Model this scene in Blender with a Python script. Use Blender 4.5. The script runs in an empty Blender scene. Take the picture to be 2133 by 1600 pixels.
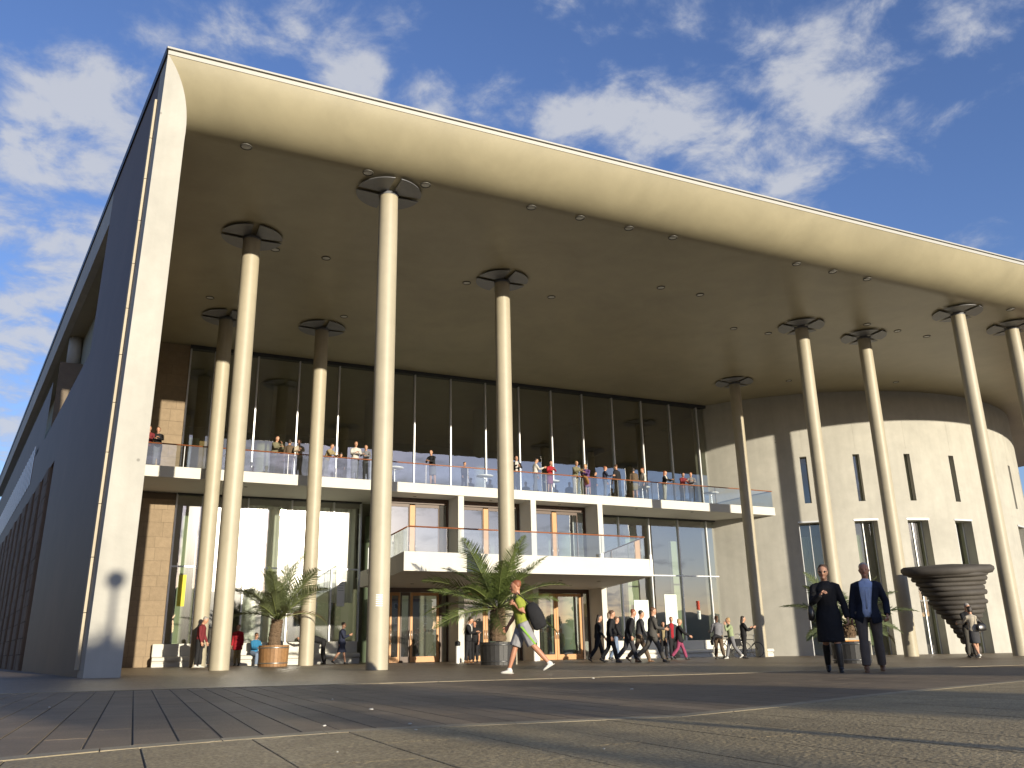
import bpy, bmesh, math, random
import numpy as np
from mathutils import Vector, Matrix, noise as mnoise
random.seed(7)
R = math.radians
scn = bpy.context.scene

# ------------------------------------------------------------------ camera
CAM_Z = 0.40
Mr = Matrix(((0.90686775, 0.10722395, 0.40754621), (-0.42093524, 0.27662813, 0.86388101), (-0.02011001, -0.95497639, 0.29599947)))
cam_d = bpy.data.cameras.new('camera'); cam = bpy.data.objects.new('camera', cam_d)
scn.collection.objects.link(cam); scn.camera = cam
cr, cd, cf = Mr.col[0], Mr.col[1], Mr.col[2]
m4 = Matrix.Identity(4)
for i in range(3):
    m4[i][0] = cr[i]; m4[i][1] = -cd[i]; m4[i][2] = -cf[i]
m4[2][3] = CAM_Z
cam.matrix_world = m4
cam_d.sensor_width = 36; cam_d.lens = 1781 / 2133 * 36
cam_d.clip_start = 0.05; cam_d.clip_end = 4000

# ------------------------------------------------------------------ light
SUN = Vector((0.173, -0.973, 0.152)).normalized()
EL = math.asin(SUN.z)
w = bpy.data.worlds.new('World'); scn.world = w; w.use_nodes = True
nt = w.node_tree; nt.nodes.clear()
def N(t, **k):
    n = nt.nodes.new(t)
    for a, b in k.items(): setattr(n, a, b)
    return n
L = lambda a, b: nt.links.new(a, b)
sky = N('ShaderNodeTexSky', sky_type='NISHITA', sun_disc=False, sun_elevation=EL,
        sun_rotation=math.atan2(SUN.x, SUN.y), altitude=300, air_density=1.15, dust_density=0.45, ozone_density=3.0)
tc = N('ShaderNodeTexCoord')
sep = N('ShaderNodeSeparateXYZ'); L(tc.outputs['Generated'], sep.inputs[0])
mx = N('ShaderNodeMath', operation='MAXIMUM'); L(sep.outputs[2], mx.inputs[0]); mx.inputs[1].default_value = 0.0
ad = N('ShaderNodeMath', operation='ADD'); L(mx.outputs[0], ad.inputs[0]); ad.inputs[1].default_value = 0.22
dv = N('ShaderNodeVectorMath', operation='DIVIDE'); L(tc.outputs['Generated'], dv.inputs[0])
cb = N('ShaderNodeCombineXYZ')
for i in range(3): L(ad.outputs[0], cb.inputs[i])
L(cb.outputs[0], dv.inputs[1])
no = N('ShaderNodeTexNoise'); no.inputs['Scale'].default_value = 8.6; no.inputs['Detail'].default_value = 9
no.inputs['Roughness'].default_value = 0.60; no.inputs['Distortion'].default_value = 0.25
L(dv.outputs[0], no.inputs['Vector'])
# where in the sky the broken cloud field is thicker
CLOUDS = [((0.0,0.0),0,0)]
def wdir(x, y):
    v = cr * (x - 1066.5) + cd * (y - 800) + cf * 1781
    return v.normalized()
acc = None
for (x, y, r, s) in [(90,170,.10,.9),(250,260,.10,1.0),(150,330,.10,1.0),(230,180,.06,.8),(120,540,.12,.9),(60,690,.10,1.0),(40,610,.06,.7),
                     (490,100,.06,.9),(740,165,.07,.9),(890,205,.06,.8),(860,70,.06,.5),(600,30,.06,.5),
                     (1060,230,.07,.8),(1180,250,.08,1.0),(1300,270,.10,1.0),(1420,230,.10,1.0),(1500,320,.10,.9),(1640,370,.07,.7),
                     (1560,100,.10,.8),(1440,60,.08,.6),(1720,210,.10,1.05),(1850,230,.06,.7),(1790,320,.07,.7),(1710,30,.07,.8),
                     (1950,60,.10,.6),(2060,30,.07,.6),(330,60,.08,.4),(30,920,.05,.9)]:
    d = wdir(x, y)
    vm = N('ShaderNodeVectorMath', operation='DISTANCE'); L(tc.outputs['Generated'], vm.inputs[0]); vm.inputs[1].default_value = d
    mr = N('ShaderNodeMapRange', interpolation_type='SMOOTHSTEP'); L(vm.outputs['Value'], mr.inputs[0])
    mr.inputs[1].default_value = 0; mr.inputs[2].default_value = r * 1.25; mr.inputs[3].default_value = s; mr.inputs[4].default_value = 0
    if acc is None: acc = mr.outputs[0]
    else:
        a = N('ShaderNodeMath', operation='MAXIMUM'); L(acc, a.inputs[0]); L(mr.outputs[0], a.inputs[1]); acc = a.outputs[0]
# elsewhere a general broken cover carries on
n2 = N('ShaderNodeTexNoise'); n2.inputs['Scale'].default_value = 1.6; n2.inputs['Detail'].default_value = 2; L(dv.outputs[0], n2.inputs['Vector'])
ds = N('ShaderNodeVectorMath', operation='DISTANCE'); L(tc.outputs['Generated'], ds.inputs[0]); ds.inputs[1].default_value = wdir(1066, 400)
o1 = N('ShaderNodeMapRange'); L(ds.outputs['Value'], o1.inputs[0]); o1.inputs[1].default_value = .75; o1.inputs[2].default_value = 1.0; o1.inputs[3].default_value = 0; o1.inputs[4].default_value = 1
o2 = N('ShaderNodeMapRange'); L(n2.outputs[0], o2.inputs[0]); o2.inputs[1].default_value = .46; o2.inputs[2].default_value = .66
o3 = N('ShaderNodeMath', operation='MULTIPLY'); L(o1.outputs[0], o3.inputs[0]); L(o2.outputs[0], o3.inputs[1])
o4 = N('ShaderNodeMath', operation='MAXIMUM'); L(o3.outputs[0], o4.inputs[0]); L(acc, o4.inputs[1])
# coverage = noise + 0.33*mask
cv = N('ShaderNodeMath', operation='MULTIPLY_ADD'); L(o4.outputs[0], cv.inputs[0]); cv.inputs[1].default_value = .275; L(no.outputs[0], cv.inputs[2])
cvr = N('ShaderNodeMapRange', interpolation_type='SMOOTHSTEP'); L(cv.outputs[0], cvr.inputs[0]); cvr.inputs[1].default_value = .545; cvr.inputs[2].default_value = .83
cvr.inputs[3].default_value = 0; cvr.inputs[4].default_value = .86
ccol = N('ShaderNodeMixRGB'); L(cvr.outputs[0], ccol.inputs[0]); ccol.inputs[1].default_value = (1.6, 1.95, 2.8, 1); ccol.inputs[2].default_value = (3.2, 3.25, 3.4, 1)
# warmer and brighter round the low sun
dsun = N('ShaderNodeVectorMath', operation='DISTANCE'); L(tc.outputs['Generated'], dsun.inputs[0]); dsun.inputs[1].default_value = SUN
tint = N('ShaderNodeMixRGB', blend_type='MULTIPLY'); tint.inputs[0].default_value = 1; L(sky.outputs[0], tint.inputs[1]); tint.inputs[2].default_value = (0.93, 0.87, 1.13, 1)
mixc = N('ShaderNodeMixRGB'); L(cvr.outputs[0], mixc.inputs[0]); L(tint.outputs[0], mixc.inputs[1]); L(ccol.outputs[0], mixc.inputs[2])
bg = N('ShaderNodeBackground'); bg.inputs['Strength'].default_value = 0.15; L(mixc.outputs[0], bg.inputs[0])
wo = N('ShaderNodeOutputWorld'); L(bg.outputs[0], wo.inputs[0])

sl = bpy.data.lights.new('sun', 'SUN'); sl.energy = 5.0; sl.angle = R(0.53); sl.color = (1.0, 0.90, 0.72)
so = bpy.data.objects.new('sun', sl); scn.collection.objects.link(so)
so.rotation_mode = 'QUATERNION'; so.rotation_quaternion = SUN.to_track_quat('Z', 'Y'); so.location = SUN * 200

scn.view_settings.view_transform = 'Standard'; scn.view_settings.look = 'None'
scn.view_settings.gamma = 1; scn.view_settings.use_curve_mapping = False
scn.view_settings.exposure = 0.45
scn.render.engine = 'CYCLES'
scn.cycles.max_bounces = 8; scn.cycles.transparent_max_bounces = 24; scn.cycles.diffuse_bounces = 4
scn.cycles.sample_clamp_indirect = 6
try: scn.cycles.use_denoising = True
except Exception: pass

# ------------------------------------------------------------------ helpers
col = bpy.data.collections.new('scene_objects'); scn.collection.children.link(col)
def gz(x, y=0): return -0.0075 * x

class MB:
    """collects quads, boxes, prisms, tubes for one mesh object"""
    def __init__(s): s.v = []; s.f = []; s.m = []; s.s = []
    def add(s, vs, fs, mi=0, smooth=False):
        o = len(s.v); s.v += [tuple(p) for p in vs]
        for f in fs: s.f.append(tuple(i + o for i in f)); s.m.append(mi); s.s.append(smooth)
        return s
    def quad(s, a, b, c, d, mi=0): return s.add([a, b, c, d], [(0, 1, 2, 3)], mi)
    def box(s, x0, x1, y0, y1, z0, z1, mi=0, T=None):
        vs = [(x, y, z) for z in (z0, z1) for y in (y0, y1) for x in (x0, x1)]
        if T: vs = [T(*p) for p in vs]
        return s.add(vs, [(0, 2, 3, 1), (4, 5, 7, 6), (0, 1, 5, 4), (2, 6, 7, 3), (0, 4, 6, 2), (1, 3, 7, 5)], mi)
    def bbox(s, x0, x1, y0, y1, z0, z1, b=.01, mi=0, T=None):
        """box with chamfered vertical and top edges"""
        def ring(z, i): return [(x0 + i, y0 + b, z), (x0 + b, y0 + i, z), (x1 - b, y0 + i, z), (x1 - i, y0 + b, z), (x1 - i, y1 - b, z), (x1 - b, y1 - i, z), (x0 + b, y1 - i, z), (x0 + i, y1 - b, z)]
        def inset(z): return [(x0 + b, y0 + b, z), (x0 + b, y0 + b, z), (x1 - b, y0 + b, z), (x1 - b, y0 + b, z), (x1 - b, y1 - b, z), (x1 - b, y1 - b, z), (x0 + b, y1 - b, z), (x0 + b, y1 - b, z)]
        r = [ring(z0, 0), ring(z1 - b, 0)]
        top = [(x0 + b, y0 + b, z1), (x1 - b, y0 + b, z1), (x1 - b, y1 - b, z1), (x0 + b, y1 - b, z1)]
        vs = r[0] + r[1] + top
        if T: vs = [T(*p) for p in vs]
        fs = [(i, (i + 1) % 8, 8 + (i + 1) % 8, 8 + i) for i in range(8)]
        fs += [(16, 17, 18, 19), (9, 10, 17, 16), (11, 12, 18, 17), (13, 14, 19, 18), (15, 8, 16, 19), (8, 9, 16), (10, 11, 17), (12, 13, 18), (14, 15, 19), tuple(range(7, -1, -1))]
        return s.add(vs, fs, mi)
    def prism(s, poly, z0, z1, mi=0, T=None):
        n = len(poly); vs = [(x, y, z0) for x, y in poly] + [(x, y, z1) for x, y in poly]
        if T: vs = [T(*p) for p in vs]
        return s.add(vs, [tuple(range(n - 1, -1, -1)), tuple(range(n, 2 * n))] + [(i, (i + 1) % n, n + (i + 1) % n, n + i) for i in range(n)], mi)
    def tube(s, pts, rad, n=10, mi=0, smooth=True, caps=True, ref=None):
        pts = [Vector(p) for p in pts]; k = len(pts)
        if not hasattr(rad, '__len__'): rad = [rad] * k
        t0 = (pts[1] - pts[0]).normalized()
        up = Vector(ref) if ref else (Vector((0, 0, 1)) if abs(t0.z) < .9 else Vector((0, 1, 0)))
        vs = []
        for i, p in enumerate(pts):
            t = (pts[min(i + 1, k - 1)] - pts[max(i - 1, 0)]).normalized()
            a = t.cross(up)
            if a.length < 1e-4: a = t.cross(Vector((1, 0, 0)))
            a.normalize(); b = a.cross(t); up = b
            r = rad[i]; ra, rb = r if hasattr(r, '__len__') else (r, r)
            vs += [p + a * ra * math.cos(2 * math.pi * j / n) + b * rb * math.sin(2 * math.pi * j / n) for j in range(n)]
        fs = [(i * n + j, i * n + (j + 1) % n, (i + 1) * n + (j + 1) % n, (i + 1) * n + j) for i in range(k - 1) for j in range(n)]
        s.add(vs, fs, mi, smooth)
        if caps:
            o = len(s.v) - len(vs)
            s.f.append(tuple(o + j for j in range(n - 1, -1, -1))); s.m.append(mi); s.s.append(False)
            s.f.append(tuple(o + (k - 1) * n + j for j in range(n))); s.m.append(mi); s.s.append(False)
        return s
    def lathe(s, prof, c=(0, 0, 0), n=24, mi=0, smooth=True):
        vs = [(c[0] + r * math.cos(2 * math.pi * j / n), c[1] + r * math.sin(2 * math.pi * j / n), c[2] + z) for r, z in prof for j in range(n)]
        fs = [(i * n + j, i * n + (j + 1) % n, (i + 1) * n + (j + 1) % n, (i + 1) * n + j) for i in range(len(prof) - 1) for j in range(n)]
        return s.add(vs, fs, mi, smooth)
    def ball(s, c, r, n=10, m=7, mi=0):
        rx, ry, rz = r if hasattr(r, '__len__') else (r, r, r)
        vs = []
        for i in range(1, m):
            t = math.pi * i / m
            vs += [(c[0] + rx * math.sin(t) * math.cos(2 * math.pi * j / n), c[1] + ry * math.sin(t) * math.sin(2 * math.pi * j / n), c[2] - rz * math.cos(t)) for j in range(n)]
        vs += [(c[0], c[1], c[2] - rz), (c[0], c[1], c[2] + rz)]
        b, t = len(vs) - 2, len(vs) - 1
        fs = [(i * n + j, i * n + (j + 1) % n, (i + 1) * n + (j + 1) % n, (i + 1) * n + j) for i in range(m - 2) for j in range(n)]
        fs += [(b, (j + 1) % n, j) for j in range(n)] + [(t, (m - 2) * n + j, (m - 2) * n + (j + 1) % n) for j in range(n)]
        return s.add(vs, fs, mi, True)
    def mesh(s, name, mats):
        me = bpy.data.meshes.new(name); me.from_pydata(s.v, [], s.f)
        for m in (mats if isinstance(mats, (list, tuple)) else [mats]): me.materials.append(m)
        me.polygons.foreach_set('material_index', s.m); me.polygons.foreach_set('use_smooth', s.s)
        me.update(); return me
    def build(s, name, mats, parent=None, **k):
        return put(name, s.mesh(name, mats), parent, **k)

def put(name, me, parent=None, loc=None, rotz=None, **props):
    o = bpy.data.objects.new(name, me); col.objects.link(o)
    if parent is not None: o.parent = parent
    if loc is not None: o.location = loc
    if rotz is not None: o.rotation_euler = (0, 0, rotz)
    for a, b in props.items(): o[a] = b
    return o
def thing(name, label, cat, loc=(0, 0, 0), rotz=0, group=None):
    o = bpy.data.objects.new(name, None); col.objects.link(o); o.location = loc; o.rotation_euler = (0, 0, rotz)
    o.empty_display_size = .2
    o['label'] = label; o['category'] = cat
    if group: o['group'] = group
    return o
def copy_tree(o, parent=None):
    c = o.copy(); col.objects.link(c)
    if parent is not None: c.parent = parent
    for ch in list(o.children): copy_tree(ch, c)
    return c

# ------------------------------------------------------------------ materials
_mc = {}
def mat(name, base=(.5, .5, .5), rough=.6, metal=0., var=.0, scale=3., bump=0., bscale=40., spec=.5, stain=0., coat=0., dots=False, speck=0., streak=0., objvar=0., trans=0.):
    key = name
    if key in _mc: return _mc[key]
    m = bpy.data.materials.new(name); m.use_nodes = True; n = m.node_tree; p = n.nodes['Principled BSDF']
    p.inputs['Roughness'].default_value = rough; p.inputs['Metallic'].default_value = metal
    p.inputs['Specular IOR Level'].default_value = spec; p.inputs['Coat Weight'].default_value = coat
    l = n.links.new; nn = n.nodes.new
    c = nn('ShaderNodeRGB'); c.outputs[0].default_value = (*base, 1); out = c.outputs[0]
    tcn = nn('ShaderNodeTexCoord'); vec = tcn.outputs['Object']
    def mulv(o, fac_out, lo, hi):
        r = nn('ShaderNodeMapRange'); l(fac_out, r.inputs[0]); r.inputs[1].default_value = .25; r.inputs[2].default_value = .75
        r.inputs[3].default_value = lo; r.inputs[4].default_value = hi
        x = nn('ShaderNodeVectorMath'); x.operation = 'SCALE'; l(o, x.inputs[0]); l(r.outputs[0], x.inputs['Scale']); return x.outputs[0]
    if var:
        t = nn('ShaderNodeTexNoise'); t.inputs['Scale'].default_value = scale; t.inputs['Detail'].default_value = 6; t.inputs['Roughness'].default_value = .6; l(vec, t.inputs['Vector'])
        out = mulv(out, t.outputs[0], 1 - var, 1 + var)
    if stain:
        t = nn('ShaderNodeTexNoise'); t.inputs['Scale'].default_value = .35; t.inputs['Detail'].default_value = 8; t.inputs['Roughness'].default_value = .65; t.inputs['Distortion'].default_value = .6; l(vec, t.inputs['Vector'])
        out = mulv(out, t.outputs[0], 1 - stain, 1 + stain * .6)
    if streak:
        mp = nn('ShaderNodeMapping'); mp.inputs['Scale'].default_value = (2.2, 2.2, .12); l(vec, mp.inputs[0])
        t = nn('ShaderNodeTexNoise'); t.inputs['Scale'].default_value = 1.5; t.inputs['Detail'].default_value = 5; l(mp.outputs[0], t.inputs['Vector'])
        out = mulv(out, t.outputs[0], 1 - streak, 1 + streak * .5)
    if speck:
        t = nn('ShaderNodeTexNoise'); t.inputs['Scale'].default_value = bscale * 1.3; t.inputs['Detail'].default_value = 2; l(vec, t.inputs['Vector'])
        out = mulv(out, t.outputs[0], 1 - speck, 1 + speck)
    if dots:   # form-tie holes of cast concrete
        sp = nn('ShaderNodeSeparateXYZ'); l(vec, sp.inputs[0])
        vo = nn('ShaderNodeTexVoronoi'); vo.inputs['Scale'].default_value = .75; vo.inputs['Randomness'].default_value = .55; l(vec, vo.inputs['Vector'])
        r = nn('ShaderNodeMapRange'); l(vo.outputs['Distance'], r.inputs[0]); r.inputs[1].default_value = .022; r.inputs[2].default_value = .035; r.inputs[3].default_value = .6; r.inputs[4].default_value = 1
        x = nn('ShaderNodeVectorMath'); x.operation = 'SCALE'; l(out, x.inputs[0]); l(r.outputs[0], x.inputs['Scale']); out = x.outputs[0]
    if objvar:
        oi = nn('ShaderNodeObjectInfo'); r = nn('ShaderNodeMapRange'); l(oi.outputs['Random'], r.inputs[0]); r.inputs[3].default_value = 1 - objvar; r.inputs[4].default_value = 1 + objvar
        x = nn('ShaderNodeVectorMath'); x.operation = 'SCALE'; l(out, x.inputs[0]); l(r.outputs[0], x.inputs['Scale']); out = x.outputs[0]
    l(out, p.inputs['Base Color'])
    if bump:
        t = nn('ShaderNodeTexNoise'); t.inputs['Scale'].default_value = bscale; t.inputs['Detail'].default_value = 5; l(vec, t.inputs['Vector'])
        b = nn('ShaderNodeBump'); b.inputs['Strength'].default_value = bump; b.inputs['Distance'].default_value = .02; l(t.outputs[0], b.inputs['Height']); l(b.outputs[0], p.inputs['Normal'])
    if trans:
        tr = nn('ShaderNodeBsdfTranslucent'); l(out, tr.inputs[0]); ms = nn('ShaderNodeMixShader'); ms.inputs[0].default_value = trans
        l(p.outputs[0], ms.inputs[1]); l(tr.outputs[0], ms.inputs[2]); l(ms.outputs[0], n.nodes['Material Output'].inputs[0])
    _mc[key] = m; return m

def glass(name, tint, refl, fres=1.0, rough=0.0, wobble=0.0, sun_glare=0.0):
    m = bpy.data.materials.new(name); m.use_nodes = True; n = m.node_tree; n.nodes.clear(); nn = n.nodes.new; l = n.links.new
    o = nn('ShaderNodeOutputMaterial'); g = nn('ShaderNodeBsdfGlossy'); g.inputs['Roughness'].default_value = rough; g.inputs['Color'].default_value = (1, .985, .95, 1)
    t = nn('ShaderNodeBsdfTransparent'); t.inputs[0].default_value = (*tint, 1)
    f = nn('ShaderNodeFresnel'); f.inputs[0].default_value = 1.5
    a = nn('ShaderNodeMath'); a.operation = 'MULTIPLY_ADD'; l(f.outputs[0], a.inputs[0]); a.inputs[1].default_value = fres; a.inputs[2].default_value = refl; a.use_clamp = True
    x = nn('ShaderNodeMixShader'); l(a.outputs[0], x.inputs[0]); l(t.outputs[0], x.inputs[1]); l(g.outputs[0], x.inputs[2]); l(x.outputs[0], o.inputs[0])
    if sun_glare:   # added rough gloss layer that imitates the sun's glare around its reflection
        h = nn('ShaderNodeBsdfGlossy'); h.inputs['Roughness'].default_value = .17; y = nn('ShaderNodeMixShader'); y.inputs[0].default_value = sun_glare
        l(x.outputs[0], y.inputs[1]); l(h.outputs[0], y.inputs[2]); l(y.outputs[0], o.inputs[0])
    if wobble:
        tcn = nn('ShaderNodeTexCoord'); no_ = nn('ShaderNodeTexNoise'); no_.inputs['Scale'].default_value = .6; l(tcn.outputs['Object'], no_.inputs['Vector'])
        b = nn('ShaderNodeBump'); b.inputs['Strength'].default_value = wobble; b.inputs['Distance'].default_value = .05; l(no_.outputs[0], b.inputs['Height'])
        l(b.outputs[0], g.inputs['Normal'])
    return m

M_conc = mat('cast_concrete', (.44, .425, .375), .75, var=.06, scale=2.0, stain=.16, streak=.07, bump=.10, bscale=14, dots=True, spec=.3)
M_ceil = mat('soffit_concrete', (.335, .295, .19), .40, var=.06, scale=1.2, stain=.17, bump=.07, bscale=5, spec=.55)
M_col = mat('column_plaster', (.41, .365, .265), .5, var=.07, scale=2, streak=.13, stain=.08, bump=.04, bscale=20, spec=.5)
M_white = mat('white_slab_concrete', (.60, .585, .53), .7, var=.03, scale=1.5, stain=.05, bump=.05, bscale=20, spec=.3)
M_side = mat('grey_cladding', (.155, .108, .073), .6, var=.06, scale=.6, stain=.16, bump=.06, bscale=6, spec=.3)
M_stone = mat('sandstone', (.27, .205, .135), .85, var=.12, scale=5, bump=.25, bscale=12, objvar=.07, spec=.2)
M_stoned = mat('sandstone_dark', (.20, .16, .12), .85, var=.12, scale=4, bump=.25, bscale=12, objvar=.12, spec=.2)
M_trim = mat('roof_edge_metal', (.40, .39, .35), .5, metal=.1)
M_trimd = mat('roof_edge_dark', (.07, .075, .085), .5, metal=.3)
M_trimg = mat('roof_gap_shade', (.22, .21, .18), .7)
M_mull = mat('mullion_metal', (.62, .63, .64), .38, metal=.25)
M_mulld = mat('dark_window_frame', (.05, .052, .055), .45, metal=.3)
M_glass = glass('facade_glass', (.74, .78, .72), .25, 1.0, 0.0, .05, .035)
M_glassu = glass('upper_glass', (.74, .78, .72), .22, 1.0, 0.0, .05)
M_glassd = glass('wing_glass', (.80, .84, .78), .10, 1.0, 0.0, .05, .02)
M_railg = glass('railing_glass', (.74, .80, .84), .16, .9)
M_doorg = glass('door_glass', (.42, .46, .44), .22, 1.0, 0.0, .04, .02)
M_wood = mat('door_wood', (.46, .235, .085), .5, var=.10, scale=6, bump=.05, bscale=30)
M_woodd = mat('dark_door_wood', (.075, .042, .026), .5, var=.1, scale=6)
M_rail = mat('handrail_wood', (.27, .095, .04), .4, var=.06)
M_sjoint = mat('stone_joint', (.15, .115, .08), .9)
M_petal = mat('capital_steel', (.21, .215, .23), .5, metal=.2, var=.08, scale=5)
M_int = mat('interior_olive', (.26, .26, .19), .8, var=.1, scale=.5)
M_intl = mat('interior_pale_green', (.42, .50, .34), .8)
M_into = mat('interior_ochre', (.27, .18, .075), .8)
M_intf = mat('interior_floor', (.16, .13, .10), .5)
M_curt = mat('white_curtain', (.86, .87, .82), .9, trans=.1)
M_curtg = mat('green_curtain', (.50, .56, .24), .9, trans=.35)
M_curtl = mat('pale_green_curtain', (.74, .80, .60), .9, trans=.35)
M_black = mat('black_plastic', (.015, .015, .017), .5)
M_steel = mat('brushed_steel', (.55, .55, .55), .3, metal=.8)
M_whitep = mat('white_paint', (.78, .78, .76), .5)
M_post = mat('rail_post_grey', (.22, .22, .23), .45, metal=.5)
M_lens = mat('lamp_lens', (.6, .6, .56), .25)
# ------------------------------------------------------------------ ground
M_cob = mat('dark_cobbles', (.19, .142, .09), .42, var=.30, scale=6, stain=.3, bump=1.0, bscale=9, speck=.35, spec=.45)
M_slab = mat('paving_slab_stone', (.235, .18, .118), .6, var=.16, scale=3, stain=.28, bump=.35, bscale=60, speck=.16, objvar=.12, spec=.2)
M_gran = mat('granite_slab', (.33, .26, .145), .55, var=.20, scale=3, stain=.22, bump=1.0, bscale=42, speck=.42, objvar=.04, spec=.3)
M_kerb = mat('pale_kerb_stone', (.31, .255, .16), .6, var=.12, scale=4, bump=.4, bscale=50, speck=.15, objvar=.08)
M_joint = mat('joint_sand', (.045, .04, .032), .95, var=.2, scale=20)

def sheet(name, x0, x1, y0, y1, dz, m, **k):
    b = MB(); nx = max(1, int((x1 - x0) / 60)); ny = max(1, int((y1 - y0) / 60))
    for i in range(nx):
        for j in range(ny):
            xa, xb = x0 + (x1 - x0) * i / nx, x0 + (x1 - x0) * (i + 1) / nx; ya, yb = y0 + (y1 - y0) * j / ny, y0 + (y1 - y0) * (j + 1) / ny
            b.quad((xa, ya, gz(xa) + dz), (xb, ya, gz(xb) + dz), (xb, yb, gz(xb) + dz), (xa, yb, gz(xa) + dz))
    return b.build(name, m, kind='structure', **k)
ground = sheet('ground', -1500, 1500, -1500, 1500, -.05, mat('far_paving', (.16, .145, .12), .7, var=.1, scale=.5))
plaza = sheet('square_cobbles', -40, 90, 12.52, 60, 0.0, M_cob)
bed = sheet('paving_bed', -40, 90, -40, 12.52, -.005, M_joint)

EDGE = [(-12, 1.6), (-1.5, 3.95), (-.31, 4.42), (.04, 4.62), (.54, 4.80), (1.35, 4.98), (2.2, 4.92), (3.35, 4.82), (4.5, 5.2), (6.2, 5.89), (7.8, 6.44), (9.94, 7.13), (14, 8.2), (30, 11.0), (60, 12.2)]
def edge(x):
    for (a, ya), (b, yb) in zip(EDGE, EDGE[1:]):
        if x <= b: return ya + (yb - ya) * (x - a) / (b - a)
    return EDGE[-1][1]
sh = lambda x, y: x + .036 * (y - 5)
# slab strips of the middle zone
pav = thing('slab_paving', 'slabs', 'x'); del pav['label']; del pav['category']; pav['kind'] = 'structure'
rest = MB()
W = .212
def slab(b, xa, xb, ya, yb, dz, g=.005):
    def T(x, y, z): X = sh(x, y); return (X, y, z + gz(X) + dz)
    b.bbox(xa + g, xb - g, ya + g * .3, yb - g * .3, -.03, 0, .002, 0, T)
i = -40
while True:
    xa = i * W
    if xa > 24: break
    near = -1.25 <= xa <= 3.9
    y = edge(xa) + .085; y1 = 12.36
    off = random.random()
    y_ = y; first = True
    while y_ < y1 - .05:
        ln = (1.5 if not first else .5 + off); first = False
        yb = min(y_ + ln, y1)
        if y1 - yb < .3: yb = y1
        if near:
            b = MB(); slab(b, xa, xa + W, y_, yb, random.uniform(-.0008, .0008)); b.build('paving_slab', M_slab, pav)
        else: slab(rest, xa, xa + W, y_, yb, random.uniform(-.0006, .0006))
        y_ = yb
    i += 1
rest.build('far_slab_field', M_slab, pav, kind='stuff')
# foreground granite slabs
gr = bpy.data.objects.new('granite_paving', None); col.objects.link(gr); gr['kind'] = 'structure'
FW = .52; far = MB()
for k in range(-8, 22):
    xa = k * FW + .22
    ye = edge(xa + FW / 2) - .08
    y_ = ye - (1.3 if k % 2 else .7); ya = ye
    first = True
    while ya > -6:
        b = MB() if (xa < 6.3 and ya > 1.5) else far
        def T(x, y, z, xa=xa): return (x + .02 * (y - 4), y + (.05 * (x - xa - .26) if False else 0), z + gz(x) + dz_)
        dz_ = random.uniform(-.0008, .0008)
        # slanted far end follows the kerb
        ea, eb = (edge(xa) - .08, edge(xa + FW) - .08) if first else (ya, ya)
        x0, x1 = xa + .004, xa + FW - .004; yl = max(y_, -6)
        vs = [(x0, yl + .0015, -.03), (x1, yl + .0015, -.03), (x1, eb - .0015, -.03), (x0, ea - .0015, -.03)]
        c = .002
        vt = [(x0, yl + .0015, -c), (x1, yl + .0015, -c), (x1, eb - .0015, -c), (x0, ea - .0015, -c), (x0 + c, yl + .006 + c, 0), (x1 - c, yl + .006 + c, 0), (x1 - c, eb - .0015 - c, 0), (x0 + c, ea - .0015 - c, 0)]
        b.add([T(*p) for p in vs + vt], [(0, 1, 5, 4), (1, 2, 6, 5), (2, 3, 7, 6), (3, 0, 4, 7), (4, 5, 9, 8), (5, 6, 10, 9), (6, 7, 11, 10), (7, 4, 8, 11), (8, 9, 10, 11)])
        if b is not far: b.build('granite_slab', M_gran, gr)
        ya = y_; y_ -= 2.1; first = False
far.build('far_granite_field', M_gran, gr, kind='stuff')
# kerbs: the curved one near the lens, and the straight pale one before the cobbles
kb = bpy.data.objects.new('kerb', None); col.objects.link(kb); kb['kind'] = 'structure'
x = -6.0
while x < 22:
    xb = x + .55
    b = MB(); za = .002
    ya, yb = edge(x), edge(xb)
    q = lambda X, Y, z: (X + .02 * (Y - 4), Y, z + gz(X) + za - .004)
    g = .003
    b.add([q(x + g, ya - .07, -.03), q(xb - g, yb - .07, -.03), q(xb - g, yb + .075, -.03), q(x + g, ya + .075, -.03), q(x + g, ya - .07, .003), q(xb - g, yb - .07, .003), q(xb - g, yb + .075, .003), q(x + g, ya + .075, .003)],
          [(0, 1, 5, 4), (1, 2, 6, 5), (2, 3, 7, 6), (3, 0, 4, 7), (4, 5, 6, 7)])
    b.build('kerb_stone', M_kerb, kb); x = xb
x = -9.0
while x < 30:
    b = MB(); X0 = x
    b.bbox(x + .004, x + .9, 12.375, 12.51, -.03, .006, .003, 0, lambda a, c, z: (a, c, z + gz(a))); b.build('kerb_stone', M_kerb, kb); x += .904

# ------------------------------------------------------------------ concert hall
hall = thing('concert_hall', 'large pale concrete concert hall with a rounded roof edge carried on slender round columns', 'building')
def part(b, name, m, parent=None, **k): return b.build(name, m, parent or hall, **k)

Hc = 14.0; YF = 20.5; ZT = 15.29
lean = lambda z: -.19 + .0145 * z
XL = lambda y, z: lean(z) - .143 * (y - YF)       # outer face of the left wall
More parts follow.
